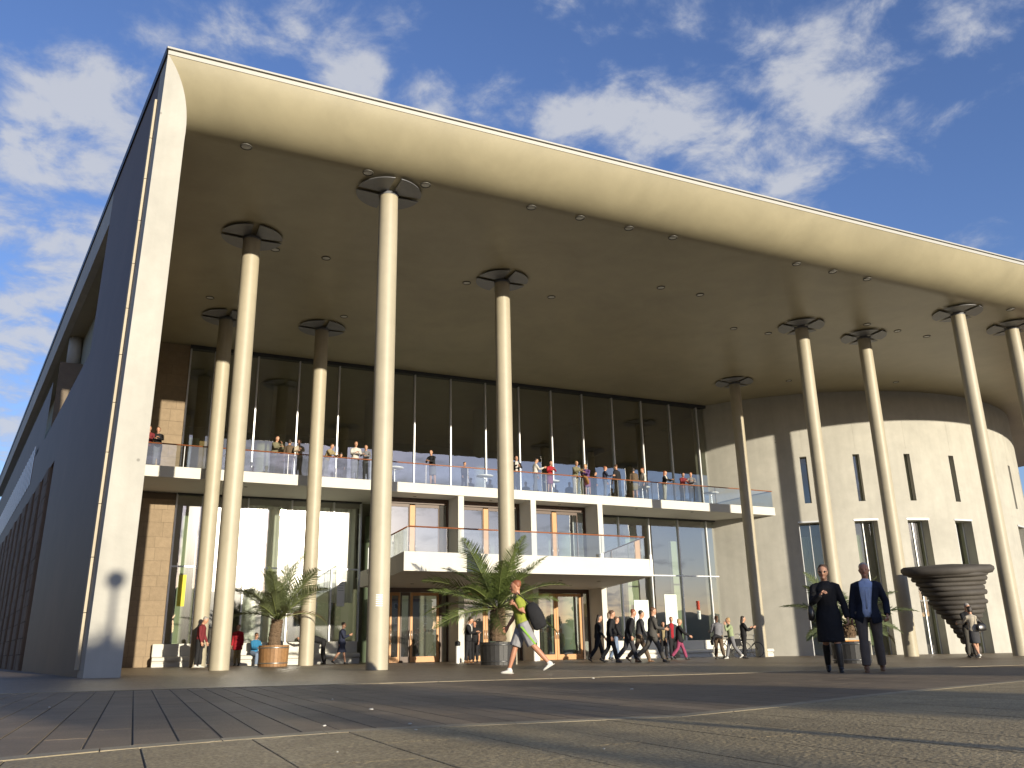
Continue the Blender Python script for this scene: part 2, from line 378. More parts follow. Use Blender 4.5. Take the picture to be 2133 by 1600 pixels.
# lip + soffit
def bez(t, p0, p1, p2): return tuple((1 - t) ** 2 * a + 2 * t * (1 - t) * b + t * t * c for a, b, c in zip(p0, p1, p2))
lip = MB(); prof = [bez(i / 16, (22.1, Hc), (21.05, Hc), (YF + .02, ZT)) for i in range(17)]
XR = 68.0; nseg = 34
vs = []; fs = []
for (y, z) in prof:
    for i in range(nseg + 1):
        x0 = lean(z) + .02; X = x0 + (XR - x0) * i / nseg; vs.append((X, y, z))
n = nseg + 1
for j in range(len(prof) - 1):
    for i in range(nseg): fs.append((j * n + i, j * n + i + 1, (j + 1) * n + i + 1, (j + 1) * n + i))
lip.add(vs, fs, 0, True)
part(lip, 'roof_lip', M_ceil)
ce = MB()
for i in range(14):
    xa = 1.6 + (XR - 1.6) * i / 14; xb = 1.6 + (XR - 1.6) * (i + 1) / 14
    ce.quad((xa, 22.1, Hc), (xa, 60, Hc), (xb, 60, Hc), (xb, 22.1, Hc))
xa = -9.6 + (XR + 9.6) / 14
ce.add([(.0, 22.1, Hc), (XL(86, Hc) + .05, 86, Hc), (1.6, 86, Hc), (1.6, 22.1, Hc)], [(0, 1, 2, 3)])
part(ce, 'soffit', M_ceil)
rf = MB()   # roof slab above
def RX(y): return XL(y, ZT)
rf.prism([(RX(YF) + .0, YF), (XR, YF), (XR, 90), (RX(90), 90)], ZT + .003, ZT + .12)
part(rf, 'roof_slab', M_trim)
rt = MB(); rt.prism([(RX(YF) - .03, YF - .035), (XR, YF - .035), (XR, 90), (RX(90) - .03, 90)], ZT + .155, ZT + .21)
rt.prism([(RX(YF) + .03, YF + .03), (XR, YF + .03), (XR, 90), (RX(90) + .03, 90)], ZT + .12, ZT + .155, 1)
part(rt, 'roof_edge_trim', [M_trim, M_trimg])
# dark flashing and grey fascia down the long left side
fz = MB()
fz.add([(XL(YF + .0, ZT) - .04, YF - .034, ZT - .05), (XL(90, ZT) - .04, 90, ZT - .05), (XL(90, ZT) - .04, 90, ZT + .215), (XL(YF, ZT) - .04, YF - .034, ZT + .215)], [(0, 1, 2, 3)])
part(fz, 'side_flashing', M_trimd)
fa = MB()
for ya, yb in ((YF + .0, 90),):
    fa.add([(XL(28.3, Hc) - .004, 28.3, Hc - .02), (XL(yb, Hc) - .004, yb, Hc - .02), (XL(yb, ZT) - .004, yb, ZT), (XL(28.3, ZT) - .004, 28.3, ZT),
            (XL(28.3, Hc) + .25, 28.3, Hc - .02), (XL(yb, Hc) + .25, yb, Hc - .02)], [(0, 1, 2, 3), (0, 4, 5, 1)])
part(fa, 'side_fascia', M_conc)
# fin (front end of the left wall)
fin = MB()
inner = [(.515 + .0095 * z, z) for z in np.linspace(-.05, 12.9, 6)] + [bez(t, (.515 + .0095 * 12.9, 12.9), (.72, 14.3), (.05, ZT - .02)) for t in np.linspace(.08, 1, 12)]
outer = [(lean(z), z) for z in (ZT - .02, 10, 5, -.05)]
poly = inner + outer; n = len(poly)
D = 1.6
vs = [(x, YF, z) for x, z in poly] + [(x - (.143 * D if i >= len(inner) else 0), YF + D, z) for i, (x, z) in enumerate(poly)]
fin.add(vs, [tuple(range(n)), tuple(range(2 * n - 1, n - 1, -1))] + [((i + 1) % n, i, n + i, n + (i + 1) % n) for i in range(n)])
part(fin, 'fin_wall', M_conc)
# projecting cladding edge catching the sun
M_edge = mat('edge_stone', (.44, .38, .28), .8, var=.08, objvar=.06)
cl = MB()
for i, z in enumerate(np.arange(.16, 14.25, 1.18)):
    z1 = min(z + 1.165, 14.3)
    cl.add([(XL(21.15, z) - .075, 21.15, z), (XL(21.15, z) - .005, 21.15, z), (XL(21.15, z1) - .005, 21.15, z1), (XL(21.15, z1) - .075, 21.15, z1),
            (XL(21.35, z) - .075, 21.35, z), (XL(21.35, z1) - .075, 21.35, z1), (XL(21.35, z) - .005, 21.35, z), (XL(21.35, z1) - .005, 21.35, z1)],
           [(0, 1, 2, 3), (4, 0, 3, 5), (3, 2, 7, 5), (6, 4, 5, 7), (0, 4, 6, 1)])
    c2 = MB(); c2.v, c2.f, c2.m, c2.s = cl.v, cl.f, cl.m, cl.s; part(c2, 'cladding_edge_stone', M_edge); cl = MB()

def wall(mapf, us, vs_, opens, depth, b, mi=0, mr=1, smooth=False, back=True):
    """grid wall in (u, v) with rectangular openings; mapf(u, v, d) -> xyz"""
    def inside(u, v): return any(a < u < c and p < v < q for a, c, p, q in opens)
    us = sorted(set(round(x, 5) for x in us)); vv = sorted(set(round(x, 5) for x in vs_))
    idx = {}; V = []; F = []
    def vid(i, j):
        if (i, j) not in idx: idx[(i, j)] = len(V); V.append(mapf(us[i], vv[j], 0))
        return idx[(i, j)]
    for i in range(len(us) - 1):
        for j in range(len(vv) - 1):
            if not inside((us[i] + us[i + 1]) / 2, (vv[j] + vv[j + 1]) / 2): F.append((vid(i, j), vid(i + 1, j), vid(i + 1, j + 1), vid(i, j + 1)))
    b.add(V, F, mi, smooth)
    for a, c, p, q in opens:
        for (u0, v0, u1, v1) in ((a, p, a, q), (c, q, c, p), (a, q, c, q), (c, p, a, p)):
            if v0 == v1 and v0 <= vv[0] + 1e-6: continue
            b.add([mapf(u0, v0, 0), mapf(u1, v1, 0), mapf(u1, v1, depth), mapf(u0, v0, depth)], [(0, 1, 2, 3)], mr)

# left long wall: lower storey with pilaster slots, upper storey with slatted windows
ml = lambda y, z, d: (XL(y, z) - .002 + d, y, z)
slots = [(34.7 + 3.12 * i, 34.7 + 3.12 * i + 1.25, .0, 7.3) for i in range(16)]
us = [21.35, 28.3, 89] + [a for s_ in slots for a in s_[:2]] ; b = MB()
wall(ml, us, [-.3, 7.3, 9.48], [(a, c, -.3, q) for a, c, p, q in slots], .9, b)
b.add([ml(21.35, 9.48, 0), ml(28.3, 9.48, 0), ml(28.3, Hc + 1.38, 0), ml(21.35, Hc + 1.38, 0), ml(28.3, 9.48, .6), ml(28.3, Hc + 1.38, .6)], [(0, 1, 2, 3), (1, 4, 5, 2)])
b.add([ml(28.3, 9.48, 0), ml(44, 9.48, 0), ml(44, 9.48, .7), ml(28.3, 9.48, .7), ml(28.3, 8, .7), ml(44, 8, .7)], [(0, 1, 2, 3), (3, 2, 5, 4)])
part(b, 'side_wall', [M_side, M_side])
pil = bpy.data.objects.new('pilaster_field', None)
pil = MB()
for a, c, p, q in slots[:1]: pass
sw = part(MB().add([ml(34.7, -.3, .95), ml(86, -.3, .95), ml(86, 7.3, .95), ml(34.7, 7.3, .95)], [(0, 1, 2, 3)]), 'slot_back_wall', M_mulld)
# coursed stone on the pilasters between the slots
pm = {}
for i in range(0, 15):
    ya, yb = slots[i][1], slots[i + 1][0]
    if i == 0: ya0 = slots[0][0] - .02
    z = .0; k = 0
    par = part(MB().add([ml(ya + .1, 0.02, -.012), ml(yb - .1, .02, -.012), ml(yb - .1, 7.1, -.012), ml(ya + .1, 7.1, -.012)], [(0, 1, 2, 3)]), 'pilaster', M_joint)
    while z < 7.0 and i < 9:
        hh = .56; cut = [(0, .62), (.62, 1.87)] if k % 2 else [(0, 1.2), (1.2, 1.87)]
        for ca, cb_ in cut:
            bb = MB(); pr = random.uniform(.03, .05)
            A = [ml(ya + ca + .012, z + .012, -pr), ml(ya + cb_ - .012, z + .012, -pr), ml(ya + cb_ - .012, z + hh - .012, -pr), ml(ya + ca + .012, z + hh - .012, -pr)]
            B = [ml(ya + ca + .012, z + .012, 0), ml(ya + cb_ - .012, z + .012, 0), ml(ya + cb_ - .012, z + hh - .012, 0), ml(ya + ca + .012, z + hh - .012, 0)]
            bb.add(A + B, [(0, 1, 2, 3), (0, 4, 5, 1), (1, 5, 6, 2), (2, 6, 7, 3), (3, 7, 4, 0)])
            bb.build('stone_block', M_stoned, par)
        z += hh; k += 1
# upper storey set on top further back, with a pier carrying a short round column
b = MB()
wins = [(45.7 + 1.95 * i, 45.7 + 1.95 * i + 1.3, 8.25, 10.1) for i in range(20)]
mu = lambda y, z, d: (XL(y, z) + .10 + d, y, z)
wall(mu, [42.9, 89] + [a for s_ in wins for a in s_[:2]], [8.0 + 1.5, 12.6], [], .5, b)
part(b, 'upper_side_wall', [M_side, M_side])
b = MB(); ya = 37.5
b.box(XL(40, 10) + .12, XL(40, 10) + 2.2, 39.4, 43.0, 9.3, 12.5); part(b, 'side_pier', M_stoned)
part(MB().tube([(XL(40.2, 12) + .55, 40.5, 12.5), (XL(40.2, 12) + .55, 40.5, Hc)], .28, 20), 'pier_column', M_conc)
# louvred window band
for i, (a, c, p, q) in enumerate(wins[:18]):
    wn = part(MB().add([ml(a, p, -.012), ml(c, p, -.012), ml(c, q, -.012), ml(a, q, -.012)], [(0, 1, 2, 3)]), 'side_window', M_mulld)
    fr = MB()
    for yy in (a, c - .28):
        fr.add([ml(yy, p, -.03), ml(yy + .28, p, -.03), ml(yy + .28, q, -.03), ml(yy, q, -.03), ml(yy, p, -.012), ml(yy, q, -.012), ml(yy + .28, p, -.012), ml(yy + .28, q, -.012)], [(0, 1, 2, 3), (4, 0, 3, 5), (1, 6, 7, 2)])
    fr.build('frame', M_mull, wn)
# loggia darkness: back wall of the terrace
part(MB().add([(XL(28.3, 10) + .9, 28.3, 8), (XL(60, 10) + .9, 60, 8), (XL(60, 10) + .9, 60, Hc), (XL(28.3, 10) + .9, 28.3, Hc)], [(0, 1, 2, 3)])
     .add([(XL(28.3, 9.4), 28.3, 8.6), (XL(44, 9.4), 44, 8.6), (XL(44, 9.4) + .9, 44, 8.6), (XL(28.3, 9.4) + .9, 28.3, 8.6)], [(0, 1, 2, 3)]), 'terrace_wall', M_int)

# columns -----------------------------------------------------------------
COLS = [(3.30, 27.45), (6.70, 22.85), (12.64, 27.5), (27.1, 26.95), (30.84, 26.9), (32.36, 23.1), (36.27, 23.4), (29.79, 34.93), (3.47, 35.37), (7.44, 35.11)]
shaft_prof = [(.29, -.6), (.29, 12.6), (.285, 13.82)]
shm = MB().lathe(shaft_prof, n=40).mesh('column', M_col)
pt = MB()
def petal_mesh():
    b = MB(); g = .095; r = 1.0; pts = []
    a0 = math.asin(g / r); a1 = math.pi / 2 - a0
    pts = [(g + .1, g)] + [(r * math.cos(a0 + (a1 - a0) * i / 12), r * math.sin(a0 + (a1 - a0) * i / 12)) for i in range(13)] + [(g, g + .1)]
    def T(x, y, z): return (x, y, z + .035 * math.hypot(x, y))
    b.prism(pts, -.008, .008, 0, T); return b.mesh('petal', M_petal)
pet = petal_mesh()
neck = MB().lathe([(.30, -.02), (.30, .06), (.16, .06), (.16, .16)], n=24).mesh('neck', M_petal)
for (x, y) in COLS:
    c = put('column', shm, hall, (x, y, 0))
    for q in range(4):
        p_ = put('capital_petal', pet, c, (0, 0, Hc - .10)); p_.rotation_euler = (0, 0, q * math.pi / 2)
    put('capital_neck', neck, c, (0, 0, Hc - .18))
    if (x, y) == COLS[1]:
        for i in range(6):
            a = R(-103)
            st = MB()
            for j in range(6):
                t0, t1 = a - .3 + .1 * j, a - .3 + .1 * (j + 1)
                st.quad((.293 * math.cos(t0), .293 * math.sin(t0), 0), (.293 * math.cos(t1), .293 * math.sin(t1), 0), (.293 * math.cos(t1), .293 * math.sin(t1), .028), (.293 * math.cos(t0), .293 * math.sin(t0), .028))
            put('white_stripe', st.mesh('white_stripe', M_whitep), c, (0, 0, 1.55 + .055 * i))

# ceiling lamps ------------------------------------------------------------
ring = MB().lathe([(.165, .0), (.165, -.02), (.14, -.028), (.13, -.008)], n=24).mesh('ceiling_light', mat('lamp_ring', (.10, .095, .08), .5))
lens = MB().lathe([(.13, -.008), (.09, -.02), (.0001, -.025)], n=20).mesh('lens', M_lens)
LMP = [(2.3, 22.0), (5.8, 22.0), (7.6, 22.0), (11.2, 22.0), (13.0, 22.0), (14.9, 22.0), (16.7, 22.0), (4.2, 28.2), (6.0, 28.2), (11.5, 28.3), (15.2, 28.3), (18.8, 25.8), (20.7, 25.8), (22.3, 22.0), (24.1, 22.0), (25.9, 22.0), (24.5, 28.4), (26.4, 28.3), (29.8, 25.7), (31.8, 25.8), (33.7, 25.8), (34.3, 22.0), (2.6, 33.5), (8.0, 33.5), (38.3, 31.7), (32.5, 33.7)]
for x, y in LMP:
    c = put('ceiling_light', ring, hall, (x, y, Hc)); put('lens', lens, c)
# ------------------------------------------------------------------ glazed front
YG = 39.6
MX = [2.48] + [3.55 + 1.935 * k for k in range(15)] + [31.55]
gw = hall
def pane(x0, x1, z0, z1, y=YG, m=None, parent=None, name='glass_pane'):
    b = MB(); g = .03
    return part(b.add([(x0 + g, y, z0 + g), (x1 - g, y, z0 + g), (x1 - g, y, z1 - g), (x0 + g, y, z1 - g)], [(0, 1, 2, 3)]), name, m or M_glass, parent)
def mull(x, z0, z1, w_=.035, y=YG, dep=.16, m=None):
    return part(MB().bbox(x - w_, x + w_, y - .09, y + dep, z0, z1, .008), 'mullion', m or M_mull)
def rail_h(x0, x1, z, y=YG, h=.03):
    return part(MB().box(x0 + .036, x1 - .036, y - .06, y + .1, z - h, z + h), 'transom', M_mull)
# upper storey
for k, x in enumerate(MX):
    mull(x, 7.42, Hc - .16)
for a, c in zip(MX, MX[1:]): pane(a, c, 7.42, Hc - .18, YG, M_glassu)
part(MB().box(MX[0] - .05, MX[-1] + .05, YG - .14, YG + .2, Hc - .18, Hc - .003), 'head_beam', M_mulld)
# lower storey left and right of the entrance
lowL = [x for x in MX if x < 10.4] + [10.65]; lowR = [22.02] + [x for x in MX if x > 22.1]
for seq in (lowL, lowR):
    for x in seq: mull(x, .86 if seq is lowL else .55, 7.16)
    for a, c in zip(seq, seq[1:]):
        z0 = .88 if seq is lowL else .6
        pane(a, c, z0, 4.05); pane(a, c, 4.05, 7.1); rail_h(a, c, 4.05)
    part(MB().box(seq[0], seq[-1], YG - .1, YG + .15, 7.1, 7.18), 'head_beam', M_mulld)
    part(MB().box(seq[0], seq[-1], YG - .06, YG + .15, -.4, .86 if seq is lowL else .56), 'plinth', M_white)

# left stone return wall, coursed blocks
for z0, z1 in ((-.1, 7.15), (7.62, 13.98)):
    sw = part(MB().box(-1.7, 2.44, YG - .02, YG + .3, z0, z1), 'stone_wall', M_sjoint)
    z = z0 + .05; r_ = 0
    while z < z1 - .3:
        hh = min([.45, .62, .55][r_ % 3], z1 - z); x = .55 - random.uniform(0, .3)
        while x < 2.42:
            ln = random.uniform(.45, .95); x1 = min(x + ln, 2.43)
            if 2.43 - x1 < .2: x1 = 2.43
            b = MB(); pr = random.uniform(.012, .02)
            b.box(x + .005, x1 - .005, YG - .02 - pr, YG - .021, z + .005, z + hh - .005); b.build('stone_block', M_stone, sw); x = x1
        z += hh; r_ += 1

# ------------------------------------------------------------------ balcony slab
fy = lambda x: 36.0 + (x - 1) * .026
bal = MB(); bx0, bx1 = .3, 33.75
bal.prism([(bx0, fy(bx0)), (bx1, fy(bx1)), (31.6, 40.2), (31.6, YG + .3), (-1.5, YG + .3), (-1.5, fy(bx0))], 7.18, 7.62)
balc = part(bal, 'upper_balcony', M_white)
# terrace rail: glass panels with slim posts and a red wooden handrail
def railing(par, pts, zt, zg, step, h_, panes=True):
    for (xa, ya), (xb, yb) in zip(pts, pts[1:]):
        L_ = math.hypot(xb - xa, yb - ya); n = max(1, round(L_ / step))
        for i in range(n):
            t0, t1 = i / n, (i + 1) / n
            A = (xa + (xb - xa) * t0, ya + (yb - ya) * t0); B = (xa + (xb - xa) * t1, ya + (yb - ya) * t1)
            g = .012 / (L_ / n)
            P = lambda t: (A[0] + (B[0] - A[0]) * t, A[1] + (B[1] - A[1]) * t)
            p0, p1 = P(g), P(1 - g)
            part(MB().add([(*p0, zg), (*p1, zg), (*p1, zt - .03), (*p0, zt - .03)], [(0, 1, 2, 3)]), 'rail_glass', M_railg, par)
            part(MB().box(A[0] - .012, A[0] + .012, A[1] + .03, A[1] + .055, zg - .2, zt), 'rail_post', M_post, par)
        part(MB().tube([(xa, ya, zt), (xb, yb, zt)], .028, 8), 'handrail', M_rail, par)
railing(balc, [(bx0 + .0, fy(bx0) + .06), (33.5, fy(33.5) + .06), (31.7, 39.9)], 8.53, 7.60, 2.05, .9)

# piers of the entrance block and the canopy balcony
for x in (10.65, 14.33, 18.03, 21.71):
    part(MB().bbox(x, x + .28, 36.42, 37.9, -.5, 7.178, .006), 'entrance_pier', M_white)
can = MB()
cpoly = [(9.54, 29.5), (20.32, 29.9), (22.0, 36.6), (22.0, 37.72), (10.2, 37.72), (10.2, 36.6)]
can.prism(cpoly, 3.12, 3.80)
canb = part(can, 'entrance_canopy', M_white)
railing(canb, [(10.15, 36.3), (9.75, 29.72), (20.1, 30.1), (21.75, 36.3)], 4.72, 3.80, 2.0, .9)
for x in (17.9, 20.22):
    part(MB().box(x - .05, x + .05, 29.82 if x < 19 else 29.86, 29.86 if x < 19 else 29.9, 3.4, 3.98), 'canopy_bracket', M_whitep, canb)
for x, y in ((11.6, 32.5), (13.5, 32.5), (15.5, 32.5), (17.4, 32.5), (19.3, 32.6), (11.8, 35.3), (15.8, 35.3), (19.4, 35.3)):
    c = put('ceiling_light', ring, canb, (x, y, 3.12)); c.scale = (.5, .5, .5)
    put('lens', lens, c)
for x in (12.5, 16.3, 20, 24.5, 28, 5, 8):
    c = put('ceiling_light', ring, balc, (x, 37.2, 7.18)); c.scale = (.45, .45, .45); put('lens', lens, c)

# doors ----------------------------------------------------------------------
YD = 37.72
def door_leaf(x0, x1, z0, z1, hinge, fr=.115, wood=None, handle=None, y=YD, bot=.24):
    wd = wood or M_wood
    b = MB()
    b.bbox(x0, x0 + fr, y - .03, y + .03, z0, z1, .006); b.bbox(x1 - fr, x1, y - .03, y + .03, z0, z1, .006)
    b.box(x0 + fr, x1 - fr, y - .028, y + .028, z0, z0 + bot); b.box(x0 + fr, x1 - fr, y - .028, y + .028, z1 - .14, z1)
    d = part(b, 'door', wd)
    part(MB().add([(x0 + fr, y, z0 + bot), (x1 - fr, y, z0 + bot), (x1 - fr, y, z1 - .14), (x0 + fr, y, z1 - .14)], [(0, 1, 2, 3)]), 'door_glass', M_doorg, d)
    hx = x0 + fr / 2 if hinge == 'r' else x1 - fr / 2
    part(MB().tube([(hx, y - .03, z0 + .95), (hx, y - .1, z0 + .98), (hx, y - .1, z0 + 1.32), (hx, y - .03, z0 + 1.35)], .014, 8), 'handle', M_steel, d)
    return d
for bi, x in enumerate((10.93, 14.61, 18.31)):
    e = x + 3.40
    zt = 3.02; z0 = gz(x)
    # head and jamb frames in a darker wood colour
    fr = MB(); fr.box(x, e, YD - .06, YD + .08, 2.93, 3.118); fr.box(x, x + .09, YD - .06, YD + .08, z0, 2.93); fr.box(e - .42, e - .33, YD - .06, YD + .08, z0, 2.93); fr.box(e - .07, e, YD - .06, YD + .08, z0, 2.93)
    part(fr, 'door_frame', M_woodd)
    part(MB().add([(e - .33, YD, z0), (e - .07, YD, z0), (e - .07, YD, 2.93), (e - .33, YD, 2.93)], [(0, 1, 2, 3)]), 'side_light', M_doorg)
    xs = [x + .10, x + .10 + .55, x + .10 + .55 + 1.16, e - .43] if bi == 0 else [x + .25, x + 1.62, e - .43]
    if bi == 0:
        door_leaf(x + .65, x + 1.12, z0 + .01, 2.92, 'r', .09); door_leaf(x + 1.60, e - .44, z0 + .01, 2.92, 'r'); door_leaf(x + 1.14, x + 1.58, z0 + .01, 2.92, 'l', .06, M_woodd)
        door_leaf(x + .10, x + .63, z0 + .01, 2.92, 'r', .12)
    else:
        door_leaf(x + .22, x + 1.56, z0 + .01, 2.92, 'l'); door_leaf(x + 1.57, e - .44, z0 + .01, 2.92, 'r')
    # upper storey doors on the canopy terrace
    fr = MB(); fr.box(x, e, YD - .06, YD + .08, 6.92, 7.178); fr.box(e - .08, e, YD - .06, YD + .08, 3.8, 6.92); fr.box(x, x + .08, YD - .06, YD + .08, 3.8, 6.92)
    part(fr, 'door_frame', M_woodd)
    c_ = x + 1.62
    door_leaf(x + .10, c_ - .13, 3.81, 6.90, 'l', .05, M_woodd, bot=.08); door_leaf(c_ + .13, x + 2.95, 3.81, 6.90, 'r', .05, M_woodd, bot=.08)  # leaf frames coloured darker than the post between them
    part(MB().bbox(c_ - .125, c_ + .125, YD - .07, YD + .03, 3.81, 6.85, .01), 'door_post', M_wood)
    pane(x + 2.96, e - .08, 3.8, 6.92, YD + .01, M_doorg, name='side_light')
# entrance mats / dark floor inside
# ------------------------------------------------------------------ interiors
part(MB().box(-1.6, 31.9, YG + .22, 55, 7.2, 7.45), 'upper_floor', M_intf)
part(MB().quad((-1.6, 55, -.5), (32, 55, -.5), (32, 55, 14), (-1.6, 55, 14)).quad((32.2, 39.9, -.5), (32.2, 55, -.5), (32.2, 55, 14), (32.2, 39.9, 14)).quad((-1.6, 40, -.5), (-1.6, 55, -.5), (-1.6, 55, 14), (-1.6, 40, 14)), 'inner_wall', M_int)
part(MB().quad((-1.6, YG, -.2), (32, YG, -.25), (32, 55, -.25), (-1.6, 55, -.2)).quad((-1.6, YD, -.12), (22, YD, -.16), (22, YG, -.16), (-1.6, YG, -.12)), 'foyer_floor', M_intf)
# inner partitions seen through the lower panes
for (x0, x1, y, z0, z1, m) in ((2.9, 3.35, 41.0, 0, 6.6, M_intl), (3.75, 4.3, 41.4, 0, 7.0, M_into), (5.6, 5.85, 40.6, 0, 7.0, M_into),
                               (7.5, 7.7, 40.4, 0, 7, M_into), (22.3, 23.6, 43.0, 0, 7, M_intl), (26.9, 27.6, 42.2, 0, 7, M_intl), (29.6, 30.1, 41.6, 0, 6.2, M_intl),
                               (24.3, 25.2, 44, 0, 7, M_into), (3.4, 4.1, 43.2, 7.5, 10.4, M_into), (2.95, 3.4, 42.2, 7.5, 10.3, M_intl)):
    part(MB().box(x0, x1, y, y + .25, z0, z1), 'inner_partition', m)
for (x, y) in ((6.6, 42.2), (12.5, 44), (19, 44), (26, 45), (23.0, 42.3)):
    part(MB().lathe([(.42, -.3), (.42, 7.2)], (x, y, 0), 28), 'inner_column', M_intl)
for (x, y) in ((6.6, 44), (12.5, 45), (19, 45), (26, 46)):
    part(MB().lathe([(.35, 7.4), (.35, 13.9)], (x, y, 0), 24), 'inner_column', M_int)
def curtain(x0, x1, z0, z1, y, m, label, par=None, sag=.0, amp=.045, per=.24, f=None):
    nx = max(6, int((x1 - x0) / .03)); b = MB(); vs = []
    for j in range(9):
        t = j / 8; z = z0 + (z1 - z0) * t
        for i in range(nx + 1):
            s = i / nx; x = x0 + (x1 - x0) * (s * (1 - sag * (1 - t) * 1.0))
            yy = y + amp * math.sin(2 * math.pi * (x1 - x0) * s / per) * (1.1 - .3 * t) + .02 * math.sin(7 * s + 3 * t)
            vs.append((x, yy, z))
    if f: vs = [f(*p) for p in vs]
    n = nx + 1
    b.add(vs, [(j * n + i, j * n + i + 1, (j + 1) * n + i + 1, (j + 1) * n + i) for j in range(8) for i in range(nx)], 0, True)
    o = b.build('curtain', m); o['label'] = label; o['category'] = 'curtain'; return o
curtain(5.60, 7.1, .9, 6.9, 40.3, M_curt, 'white curtain gathered behind the tall panes left of the wooden planter palm')
curtain(7.5, 9.3, 3.2, 6.95, 40.2, M_curt, 'white curtain added in place of sun glare, upper right of the wooden barrel palm')  # white cloth added where the panes glare white with sun
curtain(9.4, 10.55, 2.6, 6.95, 40.25, M_curt, 'long white curtain added in place of sun glare, beside the stout front column')  # this one also stands in for the sun's white glare
curtain(4.45, 5.1, .9, 6.9, 40.3, M_curtg, 'pale green curtain behind the glass between the two leftmost pairs of columns')

# ------------------------------------------------------------------ drum (round concrete wing)
CX, CY, CR = 43.82, 47.16, 14.69
md = lambda a, z, d: (CX + (CR - d) * math.sin(R(a)), CY - (CR - d) * math.cos(R(a)), z)
slits = [(c - .72, c + .72, 7.74, 10.36) for c in (-38.3, -27.2, -15.85, -4.35, 7.3, 19.4, 31)]
tall = [(c - 2.42, c + 2.42, -.45, 6.68) for c in (-38.4, -27.0, -15.6, -3.95, 7.6, 20.0, 31.5)]
us = list(np.arange(-62, 92.1, 1.0)) + [a for s_ in slits + tall for a in s_[:2]]
gr_v = [(c - .035, c + .035, 10.62, Hc - .05) for c in (-38.3, -27.2, -15.85, -4.35, 7.3, 19.4, 31)]
gr_h = [(-61.5, 91, 7.19, 7.202)] + [(a_, b_, 3.2, 3.212) for a_, b_ in ((-61.5, -41.2), (-35.6, -29.8), (-24.2, -18.4), (-12.8, -6.7), (-1.2, 4.8), (10.3, 17.3))]
b = MB(); wall(md, us + [g_[k_] for g_ in gr_v + gr_h for k_ in (0, 1)], [-.45, 3.2, 3.212, 6.68, 7.19, 7.202, 7.74, 10.36, 10.62, Hc - .05, Hc - .003], slits + tall + gr_v + gr_h, .85, b, 0, 1, True)
jb = MB()
for a_, c_, p_, q_ in gr_v + gr_h:
    k_ = max(1, int((c_ - a_) / 1.5))
    for i_ in range(k_): u0_, u1_ = a_ + (c_ - a_) * i_ / k_, a_ + (c_ - a_) * (i_ + 1) / k_; jb.add([md(u0_, p_ - .002, .006), md(u1_, p_ - .002, .006), md(u1_, q_ + .002, .006), md(u0_, q_ + .002, .006)], [(0, 1, 2, 3)])
drum = part(b, 'round_wing', [M_conc, M_conc]); part(jb, 'panel_joint', M_conc, drum, kind='stuff')
part(MB().add([md(a, z, 1.3) for z in (-.5, Hc) for a in range(-62, 93, 2)], [(i, i + 1, 78 + i + 1, 78 + i) for i in range(77)], 0, True), 'round_wing_core', M_int)
for i, (a, c, p, q) in enumerate(slits):
    wn = part(MB().add([md(a, p, .32), md(c, p, .32), md(c, q, .32), md(a, q, .32)], [(0, 1, 2, 3)]), 'slit_window', M_glassd)
    fr = MB()
    for u0, u1 in ((a, a + .12), (c - .12, c)): fr.add([md(u0, p, .29), md(u1, p, .29), md(u1, q, .29), md(u0, q, .29)], [(0, 1, 2, 3)])
    fr.build('frame', M_mulld, wn)
for i, (a, c, p, q) in enumerate(tall):
    wn = part(MB().add([md(a, p, .6), md(c, p, .6), md(c, q, .6), md(a, q, .6)], [(0, 1, 2, 3)]), 'tall_window', M_glassd)
    for u in (a + .1, (a + c) / 2 - .1, c - .25):
        fr = MB(); w2 = .17
        fr.add([md(u, p, .55), md(u + w2, p, .55), md(u + w2, q, .55), md(u, q, .55), md(u, p, .6), md(u, q, .6), md(u + w2, p, .6), md(u + w2, q, .6)], [(0, 1, 2, 3), (4, 0, 3, 5), (1, 6, 7, 2)])
        fr.build('window_post', M_mull, wn)
    fr = MB(); fr.add([md(a, 2.4, .56), md(c, 2.4, .56), md(c, 2.47, .56), md(a, 2.47, .56)], [(0, 1, 2, 3)]); fr.build('crossbar', M_mulld, wn)
    lt = part(MB().add([md(a - .15, q + .003, -.03), md(c + .15, q + .003, -.03), md(c + .15, q + .09, -.03), md(a - .15, q + .09, -.03), md(a - .15, q + .003, .02), md(c + .15, q + .003, .02), md(a - .15, q + .09, .02), md(c + .15, q + .09, .02)], [(0, 1, 2, 3), (4, 5, 1, 0), (3, 2, 7, 6)]), 'lintel_strip', M_mull, wn)
    if i < 5:
        nx = 30; side = .55 if i % 2 == 0 else .62
        for k, (u0, u1, mm) in enumerate(((a + .25, a + .25 + (c - a) * (.46 if i == 0 else .22), M_curtl), (a + .25 + (c - a) * (.46 if i == 0 else .22), a + .25 + (c - a) * (.62 if i == 0 else .3), M_curtg))):
            cu = MB(); vs = []
            zb = 1.4 if i == 0 else .2
            for j in range(9):
                z = zb + (6.0 - zb) * j / 8
                for ii in range(nx + 1):
                    u = u0 + (u1 - u0) * ii / nx; vs.append(md(u + (.25 * (1 - j / 8) if i == 0 else 0), z, .72 + .05 * math.sin(ii * 1.25)))
            n = nx + 1
            cu.add(vs, [(j * n + ii, j * n + ii + 1, (j + 1) * n + ii + 1, (j + 1) * n + ii) for j in range(8) for ii in range(nx)], 0, True)
            o = cu.build('curtain', mm); pos = ['first', 'second', 'third', 'fourth', 'fifth'][i]
            o['label'] = f"{'pale' if k == 0 else 'yellow-green'} curtain in the {pos} tall window of the round wing, counting from the glass"; o['category'] = 'curtain'

